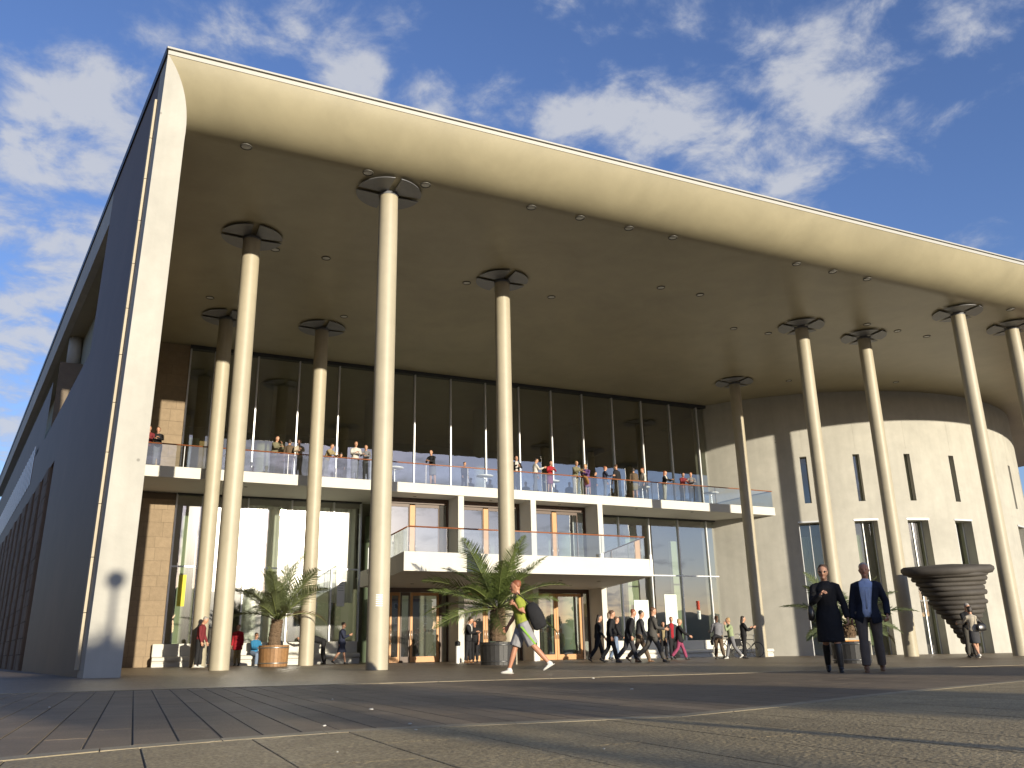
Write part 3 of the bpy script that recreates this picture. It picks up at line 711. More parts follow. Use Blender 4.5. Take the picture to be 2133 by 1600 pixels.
# ------------------------------------------------------------------ stone bench plinths in front of the glass
def bench(x0, x1, y, z0, label, back=True, parts=3):
    t = thing('stone_bench', label, 'bench', (x0, y, gz(x0)), 0, 'white stone benches along the glass front')
    L_ = x1 - x0; n = max(1, round(L_ / 2.4))
    for i in range(n):
        a, c = L_ * i / n + .012, L_ * (i + 1) / n - .012
        vs = []; prof_ = [(.0, -.1), (.0, .13), (.05, .16), (.05, .19), (-.02, .21), (-.06, .25), (-.06, .32), (-.02, .37), (.10, .39), (.5, .40), (.55, -.1)]
        for xx in (a, c): vs += [(xx, yy, zz) for yy, zz in prof_]
        m = len(prof_)
        MB().add(vs, [tuple(range(m)), tuple(range(2 * m - 1, m - 1, -1))] + [(j, j + m, (j + 1) % m + m, (j + 1) % m) for j in range(m)]).build('seat', M_white, t)
        if back:
            MB().bbox(a, c, .42, .60, .395, z0, .02).build('backrest', M_white, t)
    return t
bench(2.05, 10.6, 38.85, .90, 'long white stone bench below the left glazing, people sitting and standing by it')
bench(22.1, 27.4, 38.85, .86, 'white stone bench below the right glazing behind the walking group')
bench(27.7, 31.6, 38.85, .86, 'white stone bench piece at the foot of the last panes before the round wing')
bench(28.9, 31.4, 35.9, .5, 'low white stone bench without a back beside the thin column near the round wing', back=False)

# notices on the panes
def sheet_on(x0, x1, z0, z1, label, c, lines=0, y=YG - .012):
    t = thing('poster', label, 'poster', ((x0 + x1) / 2, y, z0))
    h = (x1 - x0) / 2
    MB().box(-h, h, -.004, .0, 0, z1 - z0).build('paper', c, t)
    if lines:
        b = MB()
        for i in range(lines):
            zz = (z1 - z0) * (.86 - .09 * i); b.box(-h * .78, h * random.uniform(.2, .8), -.006, -.0045, zz - .012, zz + .012)
        b.build('print', mat('print_grey', (.35, .37, .36), .8), t)
M_pap = mat('paper_white', (.72, .78, .70), .8); M_yel = mat('paper_yellow', (.72, .62, .05), .7); M_redp = mat('paper_red', (.55, .07, .03), .7)
sheet_on(25.55, 26.45, 1.15, 2.75, 'white notice sheet with faint print on the pane behind the suited walkers', M_pap, 4)
sheet_on(27.5, 28.3, 1.25, 3.05, 'large pale poster on the right glazing with a blue mark in its corner', M_pap, 1)
sheet_on(29.58, 29.78, 2.25, 2.72, 'small red poster on the pane nearest the round wing', M_redp, 0)
sheet_on(29.6, 29.8, 1.75, 2.2, 'small white leaflet taped just under the small red poster', M_pap, 2)
sheet_on(2.85, 3.15, 2.4, 3.7, 'narrow yellow notice on the leftmost pane above the ivy shadow', M_yel, 0)
sheet_on(8.35, 8.75, 2.0, 3.9, 'tall white poster on the pane between barrel palm and stout column', M_whitep, 3)
sheet_on(9.65, 10.0, 2.4, 3.6, 'white poster with printed lines on the last pane left of the entrance', M_whitep, 4)

# ivory block and house beyond the right end
hb = thing('stone_building', 'pinkish stone building glimpsed past the round wing at the right edge', 'building', (60, 40, 0))
MB().box(.5, 20, -2, 14, -1, 9.6).build('wall', mat('pink_stone', (.46, .36, .28), .8, var=.08), hb)
wb = MB().box(1.5, 4, -2.01, -1.99, 5.5, 8); wb.build('window', M_doorg, hb)
# ------------------------------------------------------------------ people
def cloth(name, c, rough=.85): return mat('cloth_' + name, c, rough, var=.12, scale=14, bump=.8, bscale=11, spec=.25)
BLACK = cloth('black', (.018, .018, .020)); DGREY = cloth('dark_grey', (.05, .05, .055)); GREY = cloth('grey', (.17, .17, .18)); WHITE = cloth('white', (.52, .50, .46)); CREAM = cloth('cream', (.40, .35, .27))
BROWN = cloth('brown', (.12, .085, .055)); NAVY = cloth('navy', (.025, .03, .055)); JEANS = cloth('jeans', (.16, .21, .30)); RED = cloth('red', (.34, .02, .03)); MAROON = cloth('maroon', (.16, .025, .03))
LIME = cloth('lime', (.26, .29, .045)); BLUE = cloth('blue', (.03, .17, .33)); LBLUE = cloth('light_blue', (.45, .53, .70)); TAN = cloth('tan', (.30, .24, .13)); PINK = cloth('pink', (.27, .055, .11)); PURPLE = cloth('purple', (.10, .05, .15))
OLIVE = cloth('olive', (.17, .16, .10)); SHORTG = cloth('short_grey', (.27, .27, .28)); GREENB = cloth('pale_green', (.27, .32, .18)); TAUPE = cloth('taupe', (.13, .105, .085)); CHAR = cloth('charcoal', (.075, .07, .062))
LEATH = mat('black_leather', (.02, .018, .016), .3, var=.1, spec=.6); SHOEB = mat('shoe_black', (.02, .018, .017), .4); SHOEBR = mat('shoe_brown', (.17, .085, .04), .45); SHOEW = mat('shoe_pale', (.58, .57, .53), .7)
SKIN = mat('skin', (.50, .27, .17), .5, var=.06, scale=8); SKIN2 = mat('skin_tanned', (.42, .20, .12), .5, var=.06, scale=8)
H_BR = mat('hair_brown', (.09, .045, .022), .6, var=.25, scale=30, bump=.5, bscale=60); H_DK = mat('hair_dark', (.025, .017, .012), .5, var=.25, scale=30, bump=.5, bscale=60)
H_BL = mat('hair_blond', (.40, .26, .12), .6, var=.2, scale=30, bump=.5, bscale=60); H_GR = mat('hair_grey', (.33, .30, .27), .6, var=.2, scale=30, bump=.5, bscale=60); H_RD = mat('hair_red', (.22, .07, .03), .6, var=.2, scale=30)
M_dark = mat('eye_dark', (.01, .01, .01), .2); M_lip = mat('lips', (.36, .10, .08), .5)

def rx(a):  # unit direction in the sagittal plane: a=0 down, positive forward
    return Vector((0, math.sin(R(a)), -math.cos(R(a))))
prnd = random.Random(99)
class Pose:
    def __init__(s, H=1.75, **k):
        s.H = H; d = dict(lean=3, hipL=3, hipR=-3, kL=3, kR=3, shL=4, shR=-2, elL=12, elR=12, abL=8, abR=8, inL=0, inR=0, head=0, tilt=0, drop=0, sit=False, spread=.09, side=0)
        d.update(k)
        if not k.get('face'):
            for q_, a_ in (('shL', 7), ('shR', 7), ('elL', 9), ('elR', 9), ('abL', 4), ('abR', 4), ('head', 5), ('tilt', 9), ('lean', 1.5), ('hipL', 2), ('hipR', 2), ('side', 2)): d[q_] = d[q_] + prnd.uniform(-a_, a_)
        s.__dict__.update(d)
def skeleton(P):
    J = {}
    pel = Vector((0, 0, .93)); J['pel'] = pel
    up = Vector((math.sin(R(P.side)), math.sin(R(P.lean)), math.cos(R(P.lean)))).normalized(); fw = Vector((0, math.cos(R(P.lean)), -math.sin(R(P.lean))))
    J['up'], J['fw'] = up, fw
    J['waist'] = pel + up * .14; J['chest'] = pel + up * .34; J['shc'] = pel + up * .495; J['neck'] = pel + up * .55
    P.head += 6
    hup = Vector((0, math.sin(R(P.lean * .5 + P.head)), math.cos(R(P.lean * .5 + P.head))))
    J['hup'] = hup; J['hfw'] = Vector((math.sin(R(P.tilt)), math.cos(R(P.head + P.lean * .5)) * math.cos(R(P.tilt)), -math.sin(R(P.head + P.lean * .5)))).normalized()
    J['headb'] = J['neck'] + hup * .05; J['head'] = J['neck'] + hup * .145 + J['hfw'] * .015
    for s, n in ((-1, 'L'), (1, 'R')):
        h, k, sh_, el, ab, inn = (getattr(P, a + n) for a in ('hip', 'k', 'sh', 'el', 'ab', 'in'))
        J['hip' + n] = pel + Vector((s * P.spread, 0, -.01)); d = rx(h)
        J['kn' + n] = J['hip' + n] + d * .43; d2 = rx(h - k); J['an' + n] = J['kn' + n] + d2 * .42 + Vector((s * .01, 0, 0)); J['anang' + n] = h - k
        S = J['shc'] + Vector((s * .178, 0, -.052)); J['sh' + n] = S
        def arm(a, lat): v = rx(a); v = Vector((s * math.sin(R(lat)), v.y * math.cos(R(lat)), v.z * math.cos(R(lat)))); return v.normalized()
        J['el' + n] = S + arm(sh_, ab) * .285; J['wr' + n] = J['el' + n] + arm(sh_ + el, ab * .5 - inn) * .25; J['ad' + n] = arm(sh_ + el, ab * .5 - inn)
    return J
def remesh(b, vox, name, m, smooth=2):
    me = b.mesh('tmp', m); o = bpy.data.objects.new('tmp', me); scn.collection.objects.link(o)
    r = o.modifiers.new('r', 'REMESH'); r.mode = 'VOXEL'; r.voxel_size = vox; r.use_smooth_shade = True
    if smooth: q = o.modifiers.new('s', 'SMOOTH'); q.iterations = smooth; q.factor = .5
    dg = bpy.context.evaluated_depsgraph_get(); ev = o.evaluated_get(dg); out = bpy.data.meshes.new_from_object(ev)
    bpy.data.objects.remove(o); bpy.data.meshes.remove(me); out.name = name
    out.materials.clear()
    for x in (m if isinstance(m, list) else [m]): out.materials.append(x)
    return out
def limb(b, pts, rad, n=10): b.tube(pts, rad, n)
def hand(b, J, n, curl=35, sc=1.0):
    s = -1 if n == 'L' else 1
    w_ = J['wr' + n]; d = J['ad' + n]; side = Vector((0, 1, 0)) - d * d.y   # palm width runs fore-aft
    if side.length < .2: side = Vector((0, 0, 1)) - d * d.z
    side.normalize(); nrm = side.cross(d) * s; nrm.normalize()
    if nrm.x * s > 0: nrm = -nrm     # palm faces inwards
    b.tube([w_ - d * .02, w_ + d * .02, w_ + d * .06, w_ + d * .095], [(.027, .020), (.036, .017), (.042, .016), (.038, .014)], 8, ref=tuple(nrm))
    for i, (o, ln) in enumerate(((.031, .068), (.010, .078), (-.011, .072), (-.031, .056))):
        p = w_ + d * .09 + side * o; pts = [p - d * .012]; dd = d.copy()
        for q in range(3):
            dd = (dd * math.cos(R(curl * .6)) + nrm * math.sin(R(curl * .6))).normalized(); pts.append(pts[-1] + dd * ln / 3 * 1.1)
        b.tube(pts, [.0095, .009, .0082, .006], 6)
    p = w_ + d * .035 + side * .032; dd = (d * .7 + side * .75 + nrm * .35).normalized(); q = p + dd * .035; b.tube([p, q, q + (dd * .6 + d * .6).normalized() * .032], [.012, .011, .008], 6)

def person(label, x, y, heading, P, top=BLACK, legs=BLACK, shoe=SHOEB, hair=H_BR, skin=SKIN, sleeve='long', bottom='trousers', coat=0, hairstyle='short', inner=None, inner_w=0, vox=.024, z=None, group=None, boots=False, face=False, glasses=False, belt=False, socks=None):
    J = skeleton(P); k = P.H / 1.75
    zl = min(J['anL'].z, J['anR'].z) - .085
    if P.sit: zl = P.drop
    root = thing('person', label, 'person', (x, y, (gz(x) if z is None else z)), 0, group)
    root.rotation_euler = (0, 0, math.atan2(-heading[0], heading[1])); root.scale = (k, k, k)
    off = Vector((0, 0, -zl))
    for a in list(J):
        if isinstance(J[a], Vector) and a not in ('up', 'fw', 'hup', 'hfw', 'adL', 'adR'): J[a] = J[a] + off
    up, fw = J['up'], J['fw']; f = fw
    wom = hairstyle in ('long', 'tail', 'bob')
    sw_ = .165 if wom else .19
    def torso(b, e=0., lo=0):
        b.tube([J['pel'] - up * (.07 + lo), J['pel'] + up * .02, J['waist'], J['chest'] - up * .03, J['chest'] + up * .08, J['shc'] - up * .01, J['shc'] + up * .035],
               [(.13 + e, .10 + e), (.17 + e, .128 + e), (.145 + e, .118 + e), (sw_ - .02 + e, .132 + e), (sw_ - .005 + e, .132 + e), (sw_ - .055 + e, .095 + e), (.085, .06)], 14, ref=tuple(f))
    def arm(b, n, e=0., to='wr'):
        S, E, W_ = J['sh' + n], J['el' + n], J['wr' + n]; m_ = S.lerp(E, .5)
        pts = [J['shc'].lerp(S, .55) + up * .005, S, m_, E]; rad = [.05 + e, .058 + e, .047 + e, .040 + e]
        if to == 'short': pts = [J['shc'].lerp(S, .55) + up * .005, S, S.lerp(E, .62)]; rad = [.05 + e, .064 + e, .066 + e]
        if to == 'wr': pts += [E.lerp(W_, .4), W_]; rad += [.041 + e, .029 + e * 1.2]
        b.tube(pts, rad, 10)
    def leg(b, n, e=0., to=1.):
        Hh, K, A = J['hip' + n], J['kn' + n], J['an' + n]
        pts = [Hh + Vector((0, 0, .03)), Hh.lerp(K, .3), K, K.lerp(A, .35), K.lerp(A, .95)]; rad = [.088 + e, .083 + e, .056 + e * .9, .057 + e * 1.1, .037 + e * 1.6]
        if to < 1: pts = [Hh + Vector((0, 0, .03)), Hh.lerp(K, .4), Hh.lerp(K, to)]; rad = [.088 + e, .09 + e, .088 + e]
        b.tube(pts, rad, 10)
    # body, one surface
    b = MB(); torso(b, -.012); arm(b, 'L'); arm(b, 'R'); leg(b, 'L'); leg(b, 'R')
    for n in 'LR': b.tube([J['kn' + n], J['an' + n], J['an' + n] + Vector((0, .01, -.05))], [.05, .036, .04], 8)
    b.tube([J['shc'] - up * .02, J['neck'], J['headb'] + J['hup'] * .02], [.062, .052, .055], 10)
    h, hu, hf = J['head'], J['hup'], J['hfw']; hs = hf.cross(hu).normalized()
    b.tube([h - hu * .095 + hf * .03, h - hu * .07 + hf * .02, h - hu * .03 + hf * .01, h + hu * .02, h + hu * .07, h + hu * .108, h + hu * .122],
           [(.034, .034), (.056, .064), (.071, .088), (.078, .097), (.072, .091), (.045, .058), (.012, .015)], 14, ref=tuple(hf))
    b.tube([h + hf * .090 + hu * .022, h + hf * .112 - hu * .012, h + hf * .090 - hu * .028], [.010, .017, .013], 6)
    b.tube([h + hf * .045 - hu * .06, h + hf * .078 - hu * .082, h + hf * .045 - hu * .095], [.035, .028, .03], 8)
    b.tube([h + hf * .085 - hs * .04 + hu * .04, h + hf * .097 + hu * .042, h + hf * .085 + hs * .04 + hu * .04], [.010, .012, .010], 6)
    for s in (-1, 1): b.tube([h + hs * s * .070 - hu * .03 - hf * .005, h + hs * s * .081 + hu * .005, h + hs * s * .074 + hu * .03], [.010, .015, .008], 6)
    if vox > .02: vb = .02
    else: vb = vox
    me = remesh(b, vb, 'body', skin, 1)
    hb_ = MB()
    for n in 'LR': hand(hb_, J, n, curl=getattr(P, 'curl', 30))
    if hb_.f:   # hands join the body mesh at the wrists
        bmm = bmesh.new(); bmm.from_mesh(me); t = hb_.mesh('t', skin); bmm.from_mesh(t); bmm.to_mesh(me); bmm.free(); bpy.data.meshes.remove(t)
    put('body', me, root)
    # legs
    if bottom in ('trousers', 'shorts'):
        b = MB(); torso_ = [J['pel'] - up * .09, J['pel'] + up * .02, J['pel'] + up * .10]
        b.tube(torso_, [(.12, .09), (.172, .124), (.148, .112)], 14, ref=tuple(f))
        for n in 'LR': leg(b, n, .020 if bottom == 'trousers' else .03, 1. if bottom == 'trousers' else .98)
        put('trousers' if bottom == 'trousers' else 'shorts', remesh(b, vox, 'trousers', legs), root)
    else:
        ln = {'skirt': .50, 'dress': .55}[bottom]
        b = MB(); mid = J['knL'].lerp(J['knR'], .5); sp_ = (J['knL'] - J['knR']).length
        b.tube([J['pel'] + up * .10, J['pel'] + up * .02, J['pel'].lerp(mid, .5), J['pel'].lerp(mid, 1.0) - Vector((0, 0, .0))], [(.14, .105), (.178, .128), (.185, .15), (.18, .11 + sp_ * .42)], 16, ref=(0, 1, 0))
        put('skirt', remesh(b, vox, 'skirt', legs), root)
    if socks:
        b = MB()
        for n in 'LR': b.tube([J['kn' + n].lerp(J['an' + n], .12), J['kn' + n].lerp(J['an' + n], .45), J['an' + n]], [.066, .064, .048], 10)
        put('boots' if boots else 'stockings', remesh(b, vox, 'boots', socks, 1), root)
    # shoes
    for n in 'LR':
        A = J['an' + n]; ang = max(0, -J['anang' + n] - 8) * .9 if not P.sit else 0
        fd = Vector((0, math.cos(R(ang)), -math.sin(R(ang)))); dn = Vector((0, -math.sin(R(ang)), -math.cos(R(ang))))
        if A.z - .085 < .03: fd = Vector((0, 1, 0)); dn = Vector((0, 0, -1))
        b = MB()
        b.tube([A - fd * .06 + dn * .045, A + dn * .042, A + fd * .07 + dn * .055, A + fd * .13 + dn * .062, A + fd * .165 + dn * .066], [(.036, .036), (.043, .040), (.046, .028), (.042, .022), (.022, .014)], 10, ref=tuple(dn))
        b.tube([A + dn * .03, A - dn * .02], [.047, .044], 10)
        put('shoe', remesh(b, max(vox * .6, .012), 'shoe', shoe, 1), root)
        if face: put('sole', MB().tube([A - fd * .085 + dn * .079, A + fd * .06 + dn * .079, A + fd * .165 + dn * .079], [(.034, .007), (.042, .007), (.020, .007)], 10, ref=tuple(dn)).mesh('sole', shoe), root)
    # upper garment
    b = MB(); torso(b, .014 + (.008 if coat else 0))
    for n in 'LR': arm(b, n, .012 + (.006 if coat else 0), 'wr' if sleeve == 'long' else 'short')
    b.tube([J['shc'] - up * .03, J['shc'] + up * .025, J['neck'] + up * .0], [(.135, .085), (.105, .075), (.066, .066)], 12, ref=tuple(f))
    if coat:
        b.tube([J['waist'], J['pel'], J['pel'] - Vector((0, -.02, coat * .5)), J['pel'] - Vector((0, 0, coat))], [(.165, .135), (.205, .160), (.212, .172), (.222, .19 if coat > .25 else .15)], 16, ref=(0, 1, 0))
    else: b.tube([J['waist'], J['pel'] - up * .03], [(.152, .118), (.184, .136)], 14, ref=tuple(f))
    tm = remesh(b, vox, 'shirt', top)
    if inner:   # open jacket: the front panel is cut away and the shirt shows behind it
        bm_ = bmesh.new(); bm_.from_mesh(tm); p0 = J['pel']; L0 = (J['neck'] - p0).length; kill = []
        for fc in bm_.faces:
            c_ = fc.calc_center_median() - p0; hgt = c_.dot(up) / L0; lat = abs(c_.x - up.x * c_.dot(up)); fr_ = c_.dot(f)
            lim = max(0, (.052 + .045 * max(0, hgt - .25)) if hgt > -.05 else .03 + .10 * max(0, -.05 - hgt))
            if inner_w: lim *= inner_w
            if fr_ > .03 and lat < lim and -.75 < hgt < .98: kill.append(fc)
        bmesh.ops.delete(bm_, geom=kill, context='FACES')
        bv = {}
        for e_ in bm_.edges:
            if e_.is_boundary:
                for a_, c_ in ((0, 1), (1, 0)): bv.setdefault(e_.verts[a_], []).append(e_.verts[c_])
        for _ in range(14):
            new = {v_: v_.co * .4 + sum((q_.co for q_ in ns), Vector()) * (.6 / len(ns)) for v_, ns in bv.items()}
            for v_, c_ in new.items(): v_.co = c_
        bm_.to_mesh(tm); bm_.free()
        b = MB(); torso(b, .010); b.tube([J['shc'] + up * .0, J['neck'] + up * .012], [(.10, .085), (.064, .068)], 12, ref=tuple(f)); put('shirt', remesh(b, vox, 'shirt', inner), root)
        if face: put('placket', MB().tube([J['waist'] + f * .135 - up * .08, J['chest'] + f * .148, J['shc'] + f * .105 + up * .01], [(.012, .003)] * 3, 6, ref=tuple(f)).mesh('placket', inner), root)
    put('coat' if coat else ('jacket' if inner else 'shirt'), tm, root)
    if sleeve == 'long' and face:
        pass
    # hair
    b = MB()
    cen = h + hu * .035 - hf * .018
    if hairstyle != 'bald':
        b.tube([cen - hu * .045 - hf * .035, cen - hu * .01 - hf * .02, cen + hu * .04 - hf * .006, cen + hu * .078, cen + hu * .10], [(.068, .062), (.081, .082), (.081, .098), (.062, .078), (.022, .03)], 14, ref=tuple(hf))
        if hairstyle == 'long': b.tube([cen + hu * .02 - hf * .03, cen - hu * .09 - hf * .045, cen - hu * .2 - hf * .06, cen - hu * .27 - hf * .05], [(.086, .07), (.088, .062), (.08, .05), (.05, .03)], 12, ref=tuple(hf))
        if hairstyle == 'bob': b.tube([cen + hu * .03 - hf * .01, cen - hu * .05 - hf * .03, cen - hu * .11 - hf * .04], [(.09, .09), (.092, .068), (.07, .045)], 12, ref=tuple(hf))
        if hairstyle == 'tail': b.tube([cen + hu * .03 - hf * .09, cen - hu * .04 - hf * .13, cen - hu * .15 - hf * .115, cen - hu * .22 - hf * .10], [.028, .036, .03, .012], 8)
        put('hair', remesh(b, min(vox, .014), 'hair', hair, 1), root)
    else:
        b.tube([cen - hu * .05 - hf * .03, cen - hu * .01 - hf * .03, cen + hu * .015 - hf * .03], [(.070, .060), (.078, .07), (.075, .065)], 12, ref=tuple(hf)); put('hair', remesh(b, .014, 'hair', hair, 1), root)
    if not face:
        for s in (-1, 1): put('eye', MB().ball(h + hf * .086 + hs * s * .031 + hu * .020, (.013, .009, .008), 6, 4).mesh('eye', M_dark), root)
        put('mouth', MB().tube([h + hf * .084 - hs * .022 - hu * .047, h + hf * .096 - hu * .049, h + hf * .084 + hs * .022 - hu * .047], [.003, .006, .003], 5).mesh('mouth', M_lip), root)
    if face:
        if glasses:
            b = MB()
            for s in (-1, 1): b.ball(h + hf * .084 + hs * s * .033 + hu * .022, (.026, .016, .018), 10, 6)
            b.tube([h + hf * .092 - hs * .03 + hu * .027, h + hf * .095 + hu * .027, h + hf * .092 + hs * .03 + hu * .027], .005, 6)
            for s in (-1, 1): b.tube([h + hf * .078 + hs * s * .058 + hu * .025, h + hs * s * .08 + hu * .018], .004, 6)
            put('sunglasses', b.mesh('sunglasses', M_dark), root)
        else:
            for s in (-1, 1): put('eye', MB().ball(h + hf * .083 + hs * s * .031 + hu * .020, (.012, .007, .008), 8, 5).mesh('eye', M_dark), root)
        put('mouth', MB().tube([h + hf * .082 - hs * .022 - hu * .047, h + hf * .090 - hu * .049, h + hf * .082 + hs * .022 - hu * .047], [.003, .006, .003], 6).mesh('mouth', M_lip), root)
    return root, J, k

def world_pt(root, v):
    return Matrix.Translation(root.location) @ root.rotation_euler.to_matrix().to_4x4() @ Matrix.Diagonal((*root.scale, 1)) @ v
DL = (-.908, .419); DR = (.908, -.419); DC = (-.42, -.907); DA = (.42, .907)
def toward(x, y, tx=0, ty=0): v = Vector((tx - x, ty - y)); v.normalize(); return (v.x, v.y)

# --- the man striding left in the foreground
W1, J1, k1 = person('man in lime T-shirt and grey shorts striding left with a black holdall', 7.55, 15.75, DL,
    Pose(1.80, lean=9, hipL=-26, kL=16, hipR=20, kR=3, shL=-22, elL=158, shR=14, elR=20, abL=14, inL=18, head=-4, curl=55, face=True), top=LIME, legs=SHORTG, shoe=SHOEW, hair=H_RD, skin=SKIN2, sleeve='short', bottom='shorts', vox=.013, face=True)
# green flash on the shorts, grey panel on the shirt
def patch(root, pts, m, name):
    b = MB(); b.add([p for p in pts], [tuple(range(len(pts)))]); put(name, b.mesh(name, m), root)
hipL_, knL_ = J1['hipL'], J1['knL']
b = MB(); sx = Vector((-1, 0, 0)); vs = []
for i in range(7):
    t = i / 6; c = hipL_.lerp(knL_, .12 + .84 * t) + sx * (.128 - .012 * t); c.y += .05 - .10 * t
    vs += [c + Vector((0, -.022, 0)), c + Vector((-.004, 0, 0)), c + Vector((0, .022, 0))]
b.add(vs, [(3 * i + j, 3 * i + j + 1, 3 * i + j + 4, 3 * i + j + 3) for i in range(6) for j in range(2)], 0, True)
put('green_stripe', b.mesh('green_stripe', cloth('bright_green', (.22, .42, .06))), W1)
# holdall
def bag(label, root, c, size, m, name='bag', strap=None, tiltx=0, cat='bag'):
    t = thing(name, label, cat, world_pt(root, c)); t.rotation_euler = root.rotation_euler.copy(); t.scale = root.scale
    b = MB(); sx_, sy_, sz = size; vs = []
    n = 12
    for j, (zz, q) in enumerate(((-1, .55), (-.86, .9), (-.4, 1.0), (.2, .96), (.7, .78), (.95, .5), (1, .2))):
        for i in range(n):
            a = 2 * math.pi * i / n; ca, sa = math.cos(a), math.sin(a)
            X = sx_ * q * (abs(ca) ** .6) * (1 if ca > 0 else -1); Y = sy_ * q * (abs(sa) ** .6) * (1 if sa > 0 else -1) * (1 + .06 * math.sin(5 * a + j)); Z = sz * zz
            Y, Z = Y * math.cos(R(tiltx)) - Z * math.sin(R(tiltx)), Y * math.sin(R(tiltx)) + Z * math.cos(R(tiltx))
            vs.append((X, Y, Z))
    b.add(vs, [(j * n + i, j * n + (i + 1) % n, (j + 1) * n + (i + 1) % n, (j + 1) * n + i) for j in range(6) for i in range(n)] + [tuple(range(n - 1, -1, -1)), tuple(range(6 * n, 7 * n))], 0, True)
    put('pouch', b.mesh('pouch', m), t)
    if strap:
        put('strap', MB().tube([Vector(p) - Vector(c) for p in strap], .014, 8).mesh('strap', m), t)
    return t
sL = J1['shL']; ch = J1['chest']
bag('black holdall slung over the shoulder of the striding man in lime', W1, Vector((-.12, -.25, J1['pel'].z + .14)), (.125, .145, .26), BLACK, 'holdall',
    strap=[J1['wrL'] + Vector((0, .02, .04)), J1['shc'] + Vector((-.10, .02, .09)), J1['chest'] + Vector((-.13, -.17, .05)), Vector((-.12, -.24, J1['pel'].z + .36))], tiltx=-24)

# --- the couple walking up hand in hand
cx1, cy1, cx2, cy2 = 11.25, 11.41, 11.70, 10.98
W2, J2, k2 = person('woman in a long black coat, boots and sunglasses, holding the hand of the blazer man', cx1, cy1, toward(cx1, cy1),
    Pose(1.76, lean=2, hipL=10, kL=6, hipR=-12, kR=14, shR=22, elR=108, abR=12, inR=42, shL=2, elL=14, abL=17, tilt=5, head=4, curl=60, face=True), top=BLACK, legs=BLACK, shoe=SHOEB, hair=H_BR, skin=SKIN, hairstyle='bob', bottom='dress', coat=.44, vox=.013, face=True, glasses=True, boots=True, socks=LEATH)
BLUEBLACK = cloth('blue_black', (.016, .019, .03))
W3, J3, k3 = person('smiling man in dark blazer, pale blue shirt and grey-brown trousers beside the woman in black', cx2, cy2, toward(cx2, cy2),
    Pose(1.77, lean=-1, side=-4, hipL=-8, kL=10, hipR=13, kR=8, shR=0, elR=10, abR=15, shL=-10, elL=42, abL=20, inL=12, spread=.11, curl=55, face=True), top=BLUEBLACK, legs=TAUPE, shoe=SHOEBR, hair=H_GR, skin=SKIN2, coat=.14, inner=LBLUE, inner_w=1.35, vox=.013, face=True)
bag('glossy black shoulder bag on the woman in the long black coat', W2, J2['pel'] + Vector((.27, .06, .03)), (.055, .15, .13), LEATH, 'handbag',
    strap=[J2['pel'] + Vector((.27, .02, .12)), J2['chest'] + Vector((.22, .10, .02)), J2['wrR'] + Vector((.01, .0, .04)), J2['pel'] + Vector((.27, .12, .12))])

# --- everybody else on the square
def walk(H, ph=1, amp=16, lean=5, **k):
    amp = amp * prnd.uniform(.62, .95)
    d = dict(hipL=amp * ph + 4, hipR=-amp * ph, kL=4 if ph > 0 else 26, kR=26 if ph > 0 else 4, shL=-14 * ph, shR=14 * ph, elL=18, elR=22, lean=lean); d.update(k); return Pose(H, **d)
WG = 'people in dark clothes walking past the entrance'
person('dark-haired woman in black jacket and trousers, leftmost of the group walking right', 16.78, 28.6, DR, walk(1.70, 1, 17), BLACK, BLACK, hair=H_DK, hairstyle='long', group=WG)
person('woman with a brown ponytail in black walking just ahead of the dark-haired one', 16.07, 26.54, DR, walk(1.75, -1, 20), BLACK, BLACK, hair=H_BR, hairstyle='tail', group=WG)
person('fair-haired man in black suit stooping forward, leftmost of the three suited men', 16.60, 26.2, DR, walk(1.80, -1, 24, lean=14, shL=-10, elL=10), BLACK, DGREY, SHOEBR, H_RD, group=WG, inner=WHITE)
person('walker in jeans half hidden behind the stooping fair-haired man', 18.35, 29.9, DR, walk(1.66, 1, 10), BLACK, JEANS, hair=H_BR, group=WG)
person('dark-haired man in a dark jacket and brown trousers, middle of the three suited men', 17.32, 26.63, DR, walk(1.80, 1, 26, lean=9), DGREY, BROWN, SHOEBR, H_DK, group=WG)
person('tallest man in a brown-grey suit, hands in front, leading the three suited men', 17.10, 25.5, DR, walk(1.86, -1, 28, lean=7, shR=12, elR=60, shL=-6, elL=55), CHAR, CHAR, SHOEB, H_BR, coat=.12, group=WG)
person('small long-haired woman in black coming towards the square left of the posters', 23.2, 33.7, DC, walk(1.62, 1, 8), BLACK, BLACK, hair=H_DK, hairstyle='long', inner=TAN)
person('man in a dark jacket over a red shirt behind the blond woman in pink trousers', 22.2, 31.6, DC, walk(1.74, -1, 8), DGREY, BLACK, hair=H_RD, inner=RED)
person('blond woman in a black coat and pink trousers striding right with one arm out', 21.6, 30.25, DR, walk(1.64, 1, 24, shL=-20, shR=30, abR=20), BLACK, PINK, hair=H_BL, coat=.16, hairstyle='bob')
person('woman in a grey jumper with a dark coat on her arm before the last panes', 23.3, 29.9, DA, walk(1.75, 1, 14, elL=70, shL=10), GREY, BROWN, hair=H_BR, hairstyle='tail')
c_ = thing('folded_coat', 'black coat draped over the arm of the woman in the grey jumper', 'coat', (23.05, 29.62, gz(23) + .72))
MB().tube([(-.28, 0, .12), (-.05, .02, .2), (.22, 0, .12)], [(.06, .05), (.09, .07), (.05, .05)], 10).tube([(-.2, 0, .12), (-.3, 0, -.02), (-.28, 0, -.16)], [(.07, .05), (.10, .05), (.08, .03)], 10).build('cloth', BLACK, c_)
person('woman in a pale green jacket holding a phone to her ear beside the round wing', 24.17, 30.16, DL, walk(1.68, -1, 20, shL=45, elL=125, lean=3), GREENB, GREY, SHOEW, H_BL, hairstyle='bob')
person('dark figure holding up a phone beside the parked bicycle', 25.0, 30.35, DR, Pose(1.72, shR=30, elR=80, shL=28, elL=85, z=0), BLACK, BLACK, hair=H_DK, hairstyle='long')
